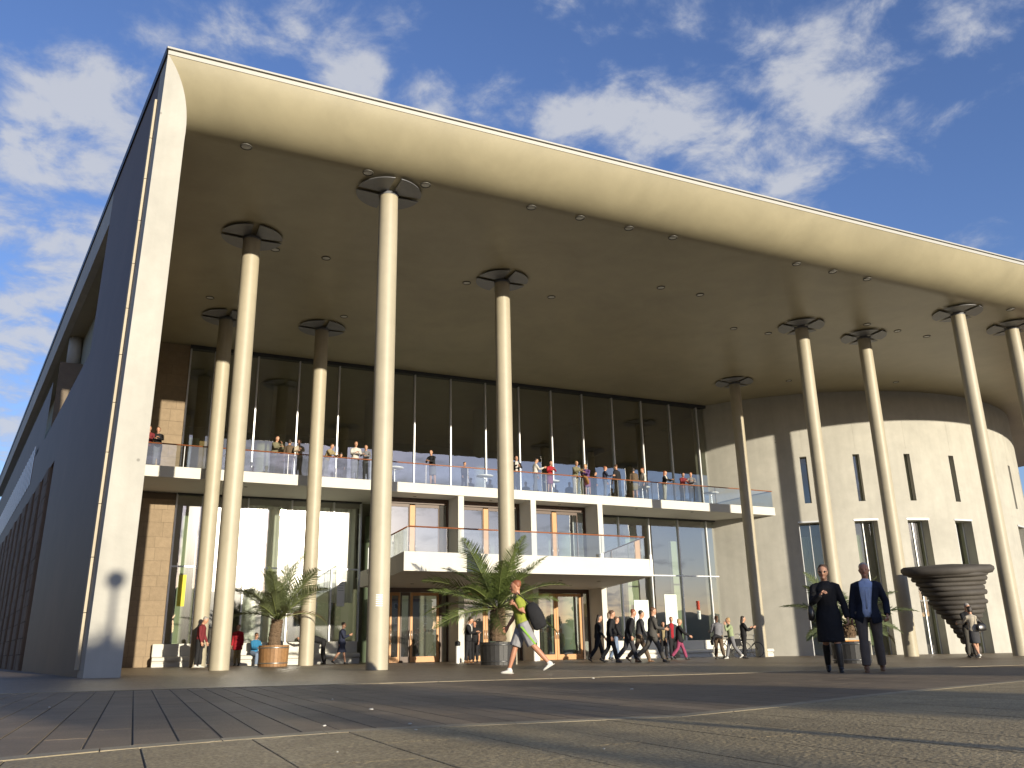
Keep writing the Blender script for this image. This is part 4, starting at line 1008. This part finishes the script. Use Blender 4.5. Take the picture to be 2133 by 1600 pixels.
person('grey-haired man in a maroon and black jacket standing left of the bench talk', 3.42, 34.6, DR, Pose(1.80, lean=6, head=16, shL=4, elL=20), MAROON, BLACK, SHOEW, H_GR)
person('stocky man in a dark grey jacket seen from behind beside the thick column', 3.95, 35.55, DA, Pose(1.70), CHAR, BLACK, SHOEB, H_GR, coat=.10)
person('person in a bright red jacket mostly hidden behind the thick left column', 5.27, 38.2, DC, Pose(1.62), RED, TAN, hair=H_BR, coat=.25)
sit = dict(hipL=82, hipR=80, kL=78, kR=84, spread=.10, lean=10)
person('man in a blue jacket and jeans sitting on the bench beside the wooden barrel', 6.05, 38.92, (.35, -.94), Pose(1.75, sit=True, drop=.42, shL=30, elL=60, shR=35, elR=60, inL=25, inR=25, **sit), BLUE, JEANS, SHOEW, H_DK, coat=0)
person('bald man in black sitting on the bench next to the barrel palm', 7.0, 38.95, (0, -1), Pose(1.72, sit=True, drop=.42, shL=20, elL=50, shR=20, elR=50, **sit), BLACK, BLACK, SHOEB, H_GR, hairstyle='bald', inner=CREAM)
person('person in black bending down over the bench right of the barrel palm', 8.75, 37.9, DL, Pose(1.72, lean=72, hipL=-4, hipR=10, kL=6, kR=22, shL=80, elL=25, shR=70, elR=20, head=-10), BLACK, BLACK, SHOEB, H_GR)
person('woman in a dark jacket and short skirt walking right past the bench', 9.20, 36.6, DR, walk(1.68, 1, 15, lean=4, shR=20, elR=85), NAVY, NAVY, SHOEB, H_DK, hairstyle='short', bottom='skirt', coat=.12)
person('young man in black suit and white shirt reading left of the black planter', 13.45, 33.1, (.75, -.66), Pose(1.75, shL=22, elL=72, shR=22, elR=75, inL=30, inR=30, head=18), BLACK, BLACK, SHOEBR, H_DK, coat=.10, inner=WHITE)
person('person in dark clothes in the doorway, hidden behind the palm trunk', 14.35, 34.6, (-.6, -.8), Pose(1.66, shR=0, elR=60), BLACK, BLACK, SHOEB, H_DK, skin=SKIN2, sleeve='short')
person('man in a dark jacket hugging the woman in the dark skirt before the sculpture', 27.07, 21.10, DC, Pose(1.80, lean=6, head=14, shL=25, elL=45, shR=30, elR=60, inR=30), BLACK, CHAR, SHOEB, H_GR)
WH, JH, kH = person('woman in a cream top and knee-length dark skirt hugging the man by the sculpture', 26.62, 20.55, (.25, .97), walk(1.66, -1, 8, shL=40, elL=40, shR=45, elR=40), CREAM, DGREY, SHOEW, H_DK, hairstyle='bob', bottom='skirt', sleeve='long')
bag('large black handbag on the back of the woman hugging the man by the sculpture', WH, Vector((.14, -.24, JH['pel'].z + .10)), (.19, .075, .13), LEATH, 'handbag', strap=[(.02, -.24, JH['pel'].z + .2), (.10, -.16, JH['shc'].z), (.26, -.24, JH['pel'].z + .2)])

# --- people on the upper balcony
def onb(label, x, H, head, P, back=.32, **k):
    k.setdefault('vox', .026)
    return person(label, x, fy(x) + back, head, P, z=7.62, **k)
def leanp(H, **k): d = dict(lean=16, shL=38, elL=62, shR=38, elR=62, inL=38, inR=38, head=-6, hipL=-5, hipR=2, kR=8); d.update(k); return Pose(H, **d)
F = (-.15, -.98)
onb('woman in a patterned red top at the far left of the upper balcony', 1.02, 1.6, F, leanp(1.62), top=MAROON, legs=BLACK, hair=H_BR, hairstyle='bob')
onb('woman in black jumper and grey trousers leaning beside the patterned red top', 1.36, 1.6, F, leanp(1.60), top=BLACK, legs=GREY, hair=H_BR, hairstyle='bob')
onb('person in an olive vest raising a hand to the mouth at the balcony rail', 5.95, 1.6, (.5, -.87), leanp(1.66, shL=50, elL=120), top=OLIVE, legs=DGREY, hair=H_DK)
onb('dark-dressed figure turned away at the balcony beside the person in the olive vest', 6.62, 1.6, DA, Pose(1.62), top=BROWN, legs=BLACK, hair=H_DK, hairstyle='bob', back=.5)
onb('woman in cream with red hair at the rail left of the second left column', 7.0, 1.6, F, leanp(1.58), top=CREAM, legs=GREY, hair=H_RD)
onb('person in tan bending low over the rail left of the white-shirted man', 8.2, 1.6, (.6, -.8), leanp(1.55, lean=30), top=TAN, legs=GREY, hair=H_BR)
onb('short person in black whose head only just clears the rail, set back', 9.0, 1.5, DA, Pose(1.32), top=BLACK, legs=BLACK, hair=H_DK, back=.9)
onb('man in a white shirt, both hands on the rail, left of the stout column', 9.48, 1.7, F, leanp(1.72, lean=10), top=WHITE, legs=GREY, hair=H_BR)
onb('woman in a grey cardigan on the balcony close to the stout front column', 10.0, 1.6, (-.4, -.9), leanp(1.60), top=GREY, legs=DGREY, hair=H_BR, hairstyle='bob')
onb('woman with sunglasses in a black top and grey skirt alone at the balcony rail', 13.15, 1.6, (-.75, -.65), leanp(1.64), top=BLACK, legs=GREY, hair=H_DK, hairstyle='bob', bottom='skirt')
onb('person in black set back from the rail left of the middle column', 15.0, 1.5, (.3, -.95), Pose(1.36), top=BLACK, legs=BLACK, hair=H_DK, back=1.0)
onb('figure in black leaning at the rail immediately right of the middle column', 17.45, 1.7, F, leanp(1.70, lean=9), top=BLACK, legs=DGREY, hair=H_DK, inner=WHITE)
onb('man in white shirt and grey trousers turned towards the woman in red', 18.5, 1.7, (.93, -.3), Pose(1.68, shR=30, elR=75), top=WHITE, legs=GREY, hair=H_DK)
onb('woman in a bright red dress with long dark hair leaning on the balcony rail', 19.3, 1.6, (-.1, -1), leanp(1.60), top=RED, legs=PINK, hair=H_DK, hairstyle='long', bottom='skirt')
onb('man in olive sweater and cream trousers with a brown jacket over his arm', 20.75, 1.7, (.1, -1), leanp(1.70), top=OLIVE, legs=CREAM, hair=H_BL)
cj = thing('brown_jacket', 'brown jacket hung over the arm of the man in the olive sweater', 'jacket', (21.15, fy(21.15) - .02, 8.42))
MB().tube([(-.12, 0, .12), (.02, 0, .06), (.10, 0, -.12), (.14, 0, -.28)], [(.06, .05), (.13, .07), (.14, .07), (.08, .05)], 10).build('cloth', mat('cloth_camel', (.26, .13, .045), .9), cj)
onb('blond woman in a pink dress and purple cardigan looking down over the rail', 21.45, 1.6, (-.75, -.65), leanp(1.60, head=10), top=PURPLE, legs=PINK, hair=H_BL, hairstyle='bob', bottom='skirt')
onb('child in black behind the balcony glass next to the woman in purple', 22.0, 1.4, DR, Pose(1.30), top=BLACK, legs=BLACK, hair=H_DK, back=.5)
onb('red-haired woman in a dark jacket and grey trousers facing the man in black', 22.5, 1.6, (.9, -.4), Pose(1.58, shR=32, elR=60), top=NAVY, legs=GREY, hair=H_RD, hairstyle='bob')
onb('broad man in black with his back to the rail beside the red-haired woman', 23.35, 1.75, (-.3, .95), Pose(1.76), top=BLACK, legs=BLACK, hair=H_BR, back=.45)
onb('woman in a brown waistcoat and khaki skirt seen from behind on the balcony', 24.35, 1.65, DA, Pose(1.64), top=BROWN, legs=TAN, hair=H_DK, hairstyle='bob', bottom='skirt', back=.4)
onb('man in a white shirt, dark waistcoat and black trousers facing the woman in khaki', 24.95, 1.7, (-.95, .2), Pose(1.68, shR=25, elR=60), top=WHITE, legs=BLACK, hair=H_RD, back=.4)
onb('bluish figure deeper on the balcony behind the man in the dark waistcoat', 25.7, 1.6, DA, Pose(1.60), top=GREY, legs=GREY, hair=H_DK, back=1.6)
onb('red-haired woman in white trousers and a black cardigan at the rail', 26.2, 1.6, (.5, -.85), leanp(1.60, lean=8), top=BLACK, legs=WHITE, hair=H_RD, hairstyle='long', inner=WHITE)
onb('woman in maroon with black trousers leaning second from the right on the balcony', 27.35, 1.6, F, leanp(1.58), top=MAROON, legs=BLACK, hair=H_DK, hairstyle='bob')
onb('man in a pale grey shirt, rightmost person on the upper balcony', 27.95, 1.65, (-.5, -.85), leanp(1.64), top=GREY, legs=DGREY, hair=H_RD)
# high tables on the balcony
def high_table(x, dy, label):
    t = thing('high_table', label, 'table', (x, fy(x) + dy, 7.62), 0, 'white high tables on the balcony')
    MB().lathe([(.0001, .86), (.42, .86), (.42, .89), (.0001, .89)], n=20).build('table_top', M_whitep, t); MB().lathe([(.03, .03), (.03, .86)], n=10).build('leg', M_steel, t); MB().lathe([(.25, 0), (.25, .03), (.03, .04)], n=16).build('base', M_steel, t)
for x, dy, lb in ((4.4, 1.3, 'white high table on the balcony just left of the person in the olive vest'), (11.6, 1.2, 'white high table behind the rail just right of the stout column'), (16.3, 1.5, 'white high table near the middle column on the balcony'),
                  (20.1, 1.6, 'white high table behind the woman in red'), (25.5, 1.4, 'white high table behind the woman in white trousers'), (30.2, 1.5, 'white high table in the last bay of the balcony before the round wing')):
    high_table(x, dy, lb)
# ------------------------------------------------------------------ palms in planters
M_frond = mat('palm_leaf', (.105, .14, .04), .42, var=.25, scale=6, spec=.5, trans=.25)
M_frond2 = mat('palm_leaf_dull', (.13, .155, .07), .45, var=.25, scale=6, spec=.5, trans=.25)
M_fdead = mat('palm_leaf_dead', (.20, .14, .07), .8, var=.3, scale=6)
M_rach = mat('palm_midrib', (.16, .19, .06), .5)
M_ptr = mat('palm_trunk', (.13, .085, .05), .9, var=.35, scale=14, bump=.8, bscale=30)
M_soil = mat('soil', (.045, .03, .02), .95, var=.3, scale=20)
def frond_mesh(L_, droop, seed, m=M_frond, nl=60):
    rnd = random.Random(seed); b = MB()
    pts = []
    a = 0; p = Vector((0, 0, 0)); K = 14
    for i in range(K + 1):
        pts.append(p.copy()); a = droop * (i / K) ** 1.6
        d = Vector((math.cos(a), 0, -math.sin(a))); p = p + d * (L_ / K)
    b.tube(pts, [.018 * (1 - .85 * i / K) + .002 for i in range(K + 1)], 5, 1)
    for i in range(nl):
        t = .12 + .88 * i / (nl - 1); q = t * K; i0 = min(int(q), K - 1); P_ = pts[i0].lerp(pts[i0 + 1], q - i0); T = (pts[i0 + 1] - pts[i0]).normalized()
        Z = Vector((0, 0, 1)) - T * T.z; Z.normalize(); S = T.cross(Z)
        ln = L_ * .235 * (math.sin(math.pi * min(1, .16 + t * .86)) ** .7) * rnd.uniform(.85, 1.1)
        for s in (-1, 1):
            e = rnd.uniform(.75, 1.0); f = rnd.uniform(.1, .45)
            d = (T * e + S * s * 1.05 + Z * f).normalized(); w_ = .014 * rnd.uniform(.8, 1.25)
            n_ = d.cross(Z).normalized()
            m1 = P_ + d * ln * .5; e1 = P_ + d * ln - Vector((0, 0, 1)) * ln * rnd.uniform(.08, .28)
            b.add([P_ - T * w_, P_ + T * w_, m1 + T * w_ * 1.1, m1 - T * w_ * 1.1, e1], [(0, 1, 2, 3), (3, 2, 4)])
    return b.mesh('frond', [m, M_rach])
def palm(label, x, y, z, th, L_, seed, nf, spread=(8, 80), tr=.22, m=M_frond, bend=(0, 0), heads=1):
    rnd = random.Random(seed)
    t = thing('palm_tree', label, 'palm tree', (x, y, z))
    b = MB(); pts = []; rad = []
    for i in range(13):
        u = i / 12; pts.append((bend[0] * u * u, bend[1] * u * u, th * u)); rad.append(tr * (1.0 - .12 * u) * (1 + .1 * (i % 2)) * (1 if i < 12 else .6))
    b.tube(pts, rad, 14, 0, False)
    tk = put('trunk', b.mesh('trunk', M_ptr), t)
    bs = MB()   # cut leaf bases
    for i in range(int(th * 130)):
        u = rnd.random(); a = rnd.uniform(0, 6.283); c = Vector((bend[0] * u * u, bend[1] * u * u, th * u)); r = tr * (1 - .12 * u)
        n_ = Vector((math.cos(a), math.sin(a), 0)); s_ = Vector((-math.sin(a), math.cos(a), 0)); p0 = c + n_ * r * .85
        e = p0 + n_ * .06 + Vector((0, 0, .075)); wv = s_ * .045
        bs.add([p0 - wv, p0 + wv, e + wv * .7, e - wv * .7, p0 - wv + Vector((0, 0, .06)), p0 + wv + Vector((0, 0, .06))], [(0, 1, 2, 3), (3, 2, 5, 4), (0, 3, 4), (1, 5, 2)])
    put('leaf_bases', bs.mesh('leaf_bases', M_ptr), t, kind='stuff')
    variants = [frond_mesh(L_ * q, dr, seed * 10 + i, m) for i, (q, dr) in enumerate(((1, .5), (.92, .9), (1.05, .75), (.8, 1.15), (.9, .35)))]
    dead = frond_mesh(L_ * .8, 1.5, seed * 10 + 9, M_fdead, 34)
    for i in range(nf):
        u = i / (nf - 1); a = i * 2.399 + rnd.uniform(-.25, .25)
        elv = R(90 - (spread[0] + (spread[1] - spread[0]) * u ** .8))
        o = put('frond', dead if (u > .86 and i % 3 == 0) else variants[0 if u < .25 else rnd.choice([1, 2, 4]) if u < .7 else rnd.choice([2, 3, 1])], t, (bend[0] + .06 * math.cos(a), bend[1] + .06 * math.sin(a), th - .02 + .05 * (1 - u)))
        o.rotation_euler = (rnd.uniform(-.6, .6), -elv + rnd.uniform(-.12, .12), a); s_ = rnd.uniform(.74, 1.14) * (1.0 if u < .8 else .92); o.scale = (s_, s_, s_)
    return t
def planter(label, x, y, r, h, staves_m, hoop_m, n=26):
    z = gz(x); t = thing('barrel_planter', label, 'planter', (x, y, z))
    def rr(zz): return r * (.93 + .07 * zz / h)
    for i in range(n):
        a0, a1 = 2 * math.pi * i / n + .006, 2 * math.pi * (i + 1) / n - .006; b = MB(); vs = []
        for zz in (-.08, h):
            R0 = rr(max(zz, 0)); vs += [(R0 * math.cos(a0), R0 * math.sin(a0), zz), (R0 * math.cos(a1), R0 * math.sin(a1), zz), ((R0 - .04) * math.cos(a1), (R0 - .04) * math.sin(a1), zz), ((R0 - .04) * math.cos(a0), (R0 - .04) * math.sin(a0), zz)]
        b.add(vs, [(0, 1, 5, 4), (2, 3, 7, 6), (4, 5, 6, 7), (1, 2, 6, 5), (3, 0, 4, 7)]); b.build('stave', staves_m, t)
    for zz in (h * .16, h * .88): MB().lathe([(rr(zz) + .001, zz - .022), (rr(zz) + .012, zz - .02), (rr(zz) + .012, zz + .02), (rr(zz) + .001, zz + .022)], n=40).build('hoop', hoop_m, t)
    MB().lathe([(r - .05, h - .06), (.0001, h - .02)], n=24).build('soil', M_soil, t)
M_stave = mat('oak_stave', (.27, .145, .06), .6, var=.18, scale=9, streak=.2, objvar=.15); M_staved = mat('black_stave', (.035, .034, .033), .45, var=.15, scale=8, objvar=.15)
M_hoop = mat('iron_hoop', (.35, .34, .32), .35, metal=.8); M_hoopd = mat('dark_hoop', (.10, .10, .10), .35, metal=.7)
planter('brown wooden barrel planter with metal hoops holding the left palm', 6.05, 34.3, .56, .76, M_stave, M_hoop)
palm('date palm with upright grey-green fronds growing in the brown wooden barrel', 6.05, 34.3, .70, .95, 2.5, 3, 25, (4, 68), .23, M_frond2, (.08, 0))
planter('large black barrel planter holding the big middle palm behind the striding man', 12.05, 27.6 - .55, .62, .72, M_staved, M_hoopd)
palm('big date palm with arching dark green fronds in the black barrel before the entrance', 12.05, 27.05, .66, 1.05, 2.55, 8, 30, (10, 98), .27)
planter('dark planter behind the couple at the right, mostly hidden by their legs', 18.0, 17.6, .5, .55, M_staved, M_hoopd)
palm('low spreading palm with sparse drooping fronds behind the couple', 18.0, 17.6, .5, .35, 1.75, 12, 20, (25, 98), .15, M_frond2)

# ------------------------------------------------------------------ spiral stone sculpture
M_scu = mat('sculpture_stone', (.062, .054, .045), .75, var=.2, scale=3, bump=.35, bscale=20)
scx, scy = 30.95, 23.8
sc_t = thing('layered_sculpture', 'dark brown funnel-shaped sculpture of stacked tilted discs standing on its point', 'sculpture', (scx - .25, scy, gz(scx)))
rnd = random.Random(5); Hs = 3.5; n_l = 19; z = 0.0
for i in range(n_l):
    u = i / (n_l - 1); th_ = rnd.uniform(.15, .21) if i < n_l - 1 else .26
    rad = float(np.interp(u, (0, .12, .33, .6, .8, .93, 1), (.23, .31, .64, 1.06, 1.38, 1.60, 1.78))) + (rnd.uniform(-.075, .06) if 0 < i < n_l - 1 else 0)
    cxx = -.55 * u; tilt_y = .05 * u + .01; tilt_x = .07 * u
    cz = .06 + (Hs - .28) * u
    b = MB(); seg = 40; ph = rnd.uniform(0, 6); prof_ = [(.0001, -.5), (.80, -.5), (.97, -.30), (1.0, .0), (.985, .32), (.93, .5), (.0001, .5)]
    if i == n_l - 1: prof_ = [(.0001, -.6), (.80, -.6), (.95, -.45), (1.0, -.1), (.995, .2), (.93, .42), (.2, .62), (.12, .30), (.0001, .25)]
    vs = []
    for q, zz in prof_:
        for j in range(seg):
            a = 2 * math.pi * j / seg; rr_ = rad * q * (1 + .035 * math.sin(2 * a + ph) + .02 * math.sin(5 * a + ph * 2)) * (1.0 if i < n_l - 1 else 1.0)
            X, Y = rr_ * math.cos(a), rr_ * math.sin(a) * .85; Z = zz * (th_ * 1.32)
            vs.append((X + cxx, Y - cxx * .42, cz + Z + X * math.tan(tilt_y) + Y * tilt_x))
    b.add(vs, [(k * seg + j, k * seg + (j + 1) % seg, (k + 1) * seg + (j + 1) % seg, (k + 1) * seg + j) for k in range(len(prof_) - 1) for j in range(seg)], 0, False)
    for pidx in range(len(b.s)): b.s[pidx] = True
    b.build('stone_layer', M_scu, sc_t)

# ------------------------------------------------------------------ bicycles, posts
def bicycle(label, x, y, rz, c):
    t = thing('bicycle', label, 'bicycle', (x, y, gz(x)), rz)
    fm = mat('bike_frame', c, .35, metal=.2)
    for wx in (-.52, .52):
        wh = MB().tube([(wx + .33 * math.cos(a), 0, .35 + .33 * math.sin(a)) for a in np.linspace(0, 2 * math.pi, 33)], .017, 6, caps=False).build('wheel', M_black, t)
        sp = MB()
        for i in range(14):
            a = math.pi * 2 * i / 14; sp.tube([(wx, 0, .35), (wx + .32 * math.cos(a), 0, .35 + .32 * math.sin(a))], .0022, 3)
        sp.build('spokes', M_steel, wh)
    b = MB(); bbk = (-.06, 0, .30); st = (-.2, 0, .82); hd = (.36, 0, .80); hd2 = (.40, 0, .62)
    for p, q in ((bbk, st), (st, hd), (bbk, hd2), (hd, hd2), (bbk, (-.52, 0, .35)), (st, (-.52, 0, .35)), (hd2, (.52, 0, .35))): b.tube([p, q], .016, 8)
    b.build('frame', fm, t)
    MB().ball((-.22, 0, .93), (.13, .07, .035)).build('saddle', M_black, t); MB().tube([st, (-.22, 0, .92)], .013, 6).build('seat_post', M_steel, t)
    MB().tube([(.24, -.25, 1.0), (.36, -.2, 1.03), (.37, 0, .98), (.36, .2, 1.03), (.24, .25, 1.0)], .012, 6).tube([(.36, 0, .8), (.37, 0, .98)], .014, 6).build('handlebar', M_steel, t)
    cr_ = MB().lathe([(.09, -.004), (.09, .004)], n=20); cr_.v = [(v[0] - .06, v[2] - .03, v[1] + .30) for v in cr_.v]; cr_.build('chainring', M_steel, t)
    MB().box(-.62, -.28, -.06, .06, .71, .73).build('luggage_rack', M_steel, t)
bicycle('dark parked bicycle beside the figure with the phone, left of the thin column', 25.1, 31.3, R(-22), (.03, .03, .035))
bicycle('second parked bicycle with a basket-like bag, partly behind the thin column', 27.5, 33.2, R(-10), (.05, .02, .02))
pb = thing('pannier_bag', 'black pannier bag on the rear rack of the bicycle behind the thin column', 'bag', (27.0, 33.27, gz(27) + .52))
MB().bbox(-.17, .17, -.10, .10, 0, .32, .03).build('pouch', BLACK, pb); MB().box(-.17, .17, -.105, -.10, .2, .3).build('flap', BLACK, pb)
def ash(label, x, y):
    t = thing('standing_ashtray', label, 'ashtray', (x, y, gz(x)), 0, 'ashtray posts by the entrance')
    MB().lathe([(.075, .0), (.075, .66), (.0001, .66)], n=20).build('post', M_whitep, t)
    MB().lathe([(.10, .66), (.11, .70), (.11, .80), (.06, .84), (.0001, .84)], n=20).build('bowl', M_black, t)
ash('white ashtray post with a black bowl beside the young man in the suit', 12.95, 33.0)
ash('white ashtray post with a black bowl behind the striding man', 17.8, 35.9)
tb = thing('cafe_table', 'low dark table with an orange top behind the woman in the black coat', 'table', (22.3, 22.0, gz(22.3)))
MB().box(-.35, .35, -.35, .35, .56, .62).build('table_top', mat('orange_top', (.55, .20, .02), .5), tb)
for sx_ in (-.3, .3):
    for sy_ in (-.3, .3): MB().box(sx_ - .02, sx_ + .02, sy_ - .02, sy_ + .02, 0, .56).build('leg', M_black, tb)
# litter: pale scraps and pebbles on the paving
for i, (x, y, s_) in enumerate(((-.31, 8.7, .012), (2.02, 8.3, .016), (1.9, 6.6, .02), (1.25, 5.3, .016), (6.75, 11.7, .03), (1.72, 5.15, .014), (2.0, 3.4, .008), (5.2, 8.2, .02), (.98, 3.9, .008), (1.62, 4.75, .012))):
    o = MB().ball((0, 0, 0), (s_, s_ * .55, s_ * .3), 7, 5).build('litter_scrap', mat('litter', (.6, .58, .52), .7), None, loc=(x, y, gz(x) + s_ * .4), rotz=i * 1.3)
    nm = ['at the far left of the slab paving', 'in the bright reflection on the slabs', 'in the wet-looking glare in the middle of the slabs', 'on the slabs close to the curved kerb', 'on the pale straight kerb right of the striding man',
          'lying right at the curved kerb edge', 'on the near granite at the bottom centre', 'on the smooth slabs right of centre', 'on the near granite below the crack', 'just beyond the curved kerb'][i]
    o['label'] = 'tiny pale scrap of litter ' + nm; o['category'] = 'litter'

# ------------------------------------------------------------------ trees and lamps on the square behind the lens (they shade and mirror in the glass)
M_leaf = mat('tree_leaf', (.045, .075, .02), .6, var=.3, scale=2, trans=.3); M_bark = mat('bark', (.10, .08, .06), .9, var=.3, scale=5)
def tree_meshes(seed, th, cr_, ch_, nleaf):
    rnd = random.Random(seed); tk = MB()
    tk.tube([(0, 0, -.5), (.05, 0, th * .5), (0, .05, th + ch_ * .6)], [.22, .17, .06], 9)
    cl = []
    for i in range(11):
        a = rnd.uniform(0, 6.28); r = cr_ * rnd.uniform(.35, .9); z = th + ch_ * rnd.uniform(.15, .9)
        e = Vector((r * math.cos(a), r * math.sin(a), z)); tk.tube([(0, 0, th * rnd.uniform(.75, 1.05)), e * .55 + Vector((0, 0, th * .35)), e], [.08, .05, .02], 6); cl.append((e, rnd.uniform(.7, 1.25) * cr_ * .42))
    cl.append((Vector((0, 0, th + ch_ * .7)), cr_ * .5))
    lf = MB()
    for i in range(nleaf):
        c, r = rnd.choice(cl); d = Vector((rnd.gauss(0, 1), rnd.gauss(0, 1), rnd.gauss(0, .8))).normalized() * r * rnd.random() ** .45; p = c + d
        s = rnd.uniform(.09, .18); u = Vector((rnd.gauss(0, 1), rnd.gauss(0, 1), rnd.gauss(0, 1))).normalized(); v = u.orthogonal().normalized()
        lf.add([p - u * s, p + v * s * .6, p + u * s, p - v * s * .6], [(0, 1, 2, 3)])
    return tk.mesh('trunk', M_bark), lf.mesh('crown', M_leaf)
TA = tree_meshes(1, 3.2, 2.6, 4.2, 5200); TB = tree_meshes(2, 4.4, 3.0, 5.0, 5200)
def tree(label, x, y, T, s=1., rz=0):
    t = thing('plane_tree', label, 'tree', (x, y, gz(x)), rz, 'trees on the square behind the viewpoint'); t.scale = (s, s, s)
    put('trunk', T[0], t); put('crown', T[1], t)
TC = tree_meshes(3, 5.2, 2.5, 2.0, 11000); TD = tree_meshes(6, 6.6, 1.6, 1.2, 2200)
for i, (x, y, T, s_, lb) in enumerate(((6.9, -25, TC, 1.0, 'flat-crowned plane tree whose shadow falls at the foot of the long left wall'), (19.4, -25, TC, .97, 'flat-crowned plane tree whose shadow darkens the paving at the right'),
                               (13.9, -41, TD, 1.0, 'flat-crowned plane tree between the other two behind the viewpoint'))):
    tree(lb, x, y, T, s_, i * 1.3)
for i in range(20):
    tree('plane tree in the far row, mirrored in the door glass as one dark band', -60 + i * 8.5 + random.uniform(-2, 2), -105 + random.uniform(-6, 6), TB if i % 2 else TA, random.uniform(.9, 1.15), i)
def lamp(label, x, y, h, r):
    t = thing('globe_lamp', label, 'street lamp', (x, y, gz(x)))
    MB().lathe([(.07, 0), (.05, h - r)], n=10).build('pole', M_steel, t); MB().ball((0, 0, h), r, 16, 10).build('globe', mat('smoked_globe', (.12, .12, .12), .4), t)

# wooded hills closing the view behind the viewpoint (mirrored low in the glass)
hb_ = MB(); rnd = random.Random(4); n = 80; vs = []
for j, (yy, zf) in enumerate(((-560, 0), (-640, .55), (-760, 1.0), (-1100, .9))):
    for i in range(n + 1):
        xx = -1100 + 2200 * i / n; hh = 34 + 14 * math.sin(i * .31) + 9 * math.sin(i * .83 + 1) + rnd.uniform(-2, 2); vs.append((xx, yy, hh * zf - 9))
m_ = n + 1
hb_.add(vs, [(j * m_ + i, j * m_ + i + 1, (j + 1) * m_ + i + 1, (j + 1) * m_ + i) for j in range(3) for i in range(n)], 0, True)
hb_.build('hills', mat('hill_woods', (.07, .085, .06), .9, var=.3, scale=.03), kind='structure')

# houses added outside the frame to block the low sky, also mirrored in the glass
M_wallp = mat('house_plaster', (.34, .29, .22), .85, var=.08, scale=.6); M_roof = mat('house_roof', (.16, .07, .045), .85, var=.15)
def house(label, x, y, w_, d_, h, rz, n):
    t = thing('sky_block_house', label, 'house', (x, y, gz(x) - .3), rz)
    MB().box(-w_ / 2, w_ / 2, -d_ / 2, d_ / 2, 0, h).build('wall', M_wallp, t)
    MB().add([(-w_ / 2 - .4, -d_ / 2 - .4, h), (w_ / 2 + .4, -d_ / 2 - .4, h), (w_ / 2 + .4, d_ / 2 + .4, h), (-w_ / 2 - .4, d_ / 2 + .4, h), (-w_ / 2 - .4, 0, h + 2.6), (w_ / 2 + .4, 0, h + 2.6)],
             [(0, 1, 5, 4), (2, 3, 4, 5), (0, 4, 3), (1, 2, 5), (3, 2, 1, 0)]).build('roof', M_roof, t)
    for k in range(int(h // 3.2)):
        for i in range(n):
            xx = -w_ / 2 + w_ * (i + .5) / n; zz = 1.2 + 3.2 * k
            wn = MB().box(xx - .55, xx + .55, -d_ / 2 - .05, -d_ / 2 + .05, zz, zz + 1.5).build('window', M_whitep, t)
            MB().box(xx - .46, xx + .46, -d_ / 2 - .06, -d_ / 2 - .051, zz + .09, zz + 1.41).build('pane', M_mulld, wn)
house('added sky-blocking town house across the side street, nearest the square', -23, -6, 22, 11, 12.5, R(-90), 7)
house('added sky-blocking town house across the side street, beside the long left wall', -25, 19, 24, 11, 13.5, R(-90), 8)
house('added sky-blocking town house across the side street, farthest back', -29, 47, 28, 11, 12.5, R(-94), 9)
house('added sky-blocking long low house behind the far trees, left part', -22, -140, 60, 12, 12, R(180), 16)
house('added sky-blocking long low house behind the far trees, right part', 46, -142, 60, 12, 13, R(180), 16)

lamp('globe lamp on a pole throwing a round shadow on the front of the fin wall', 4.75, -5.0, 6.0, .2)
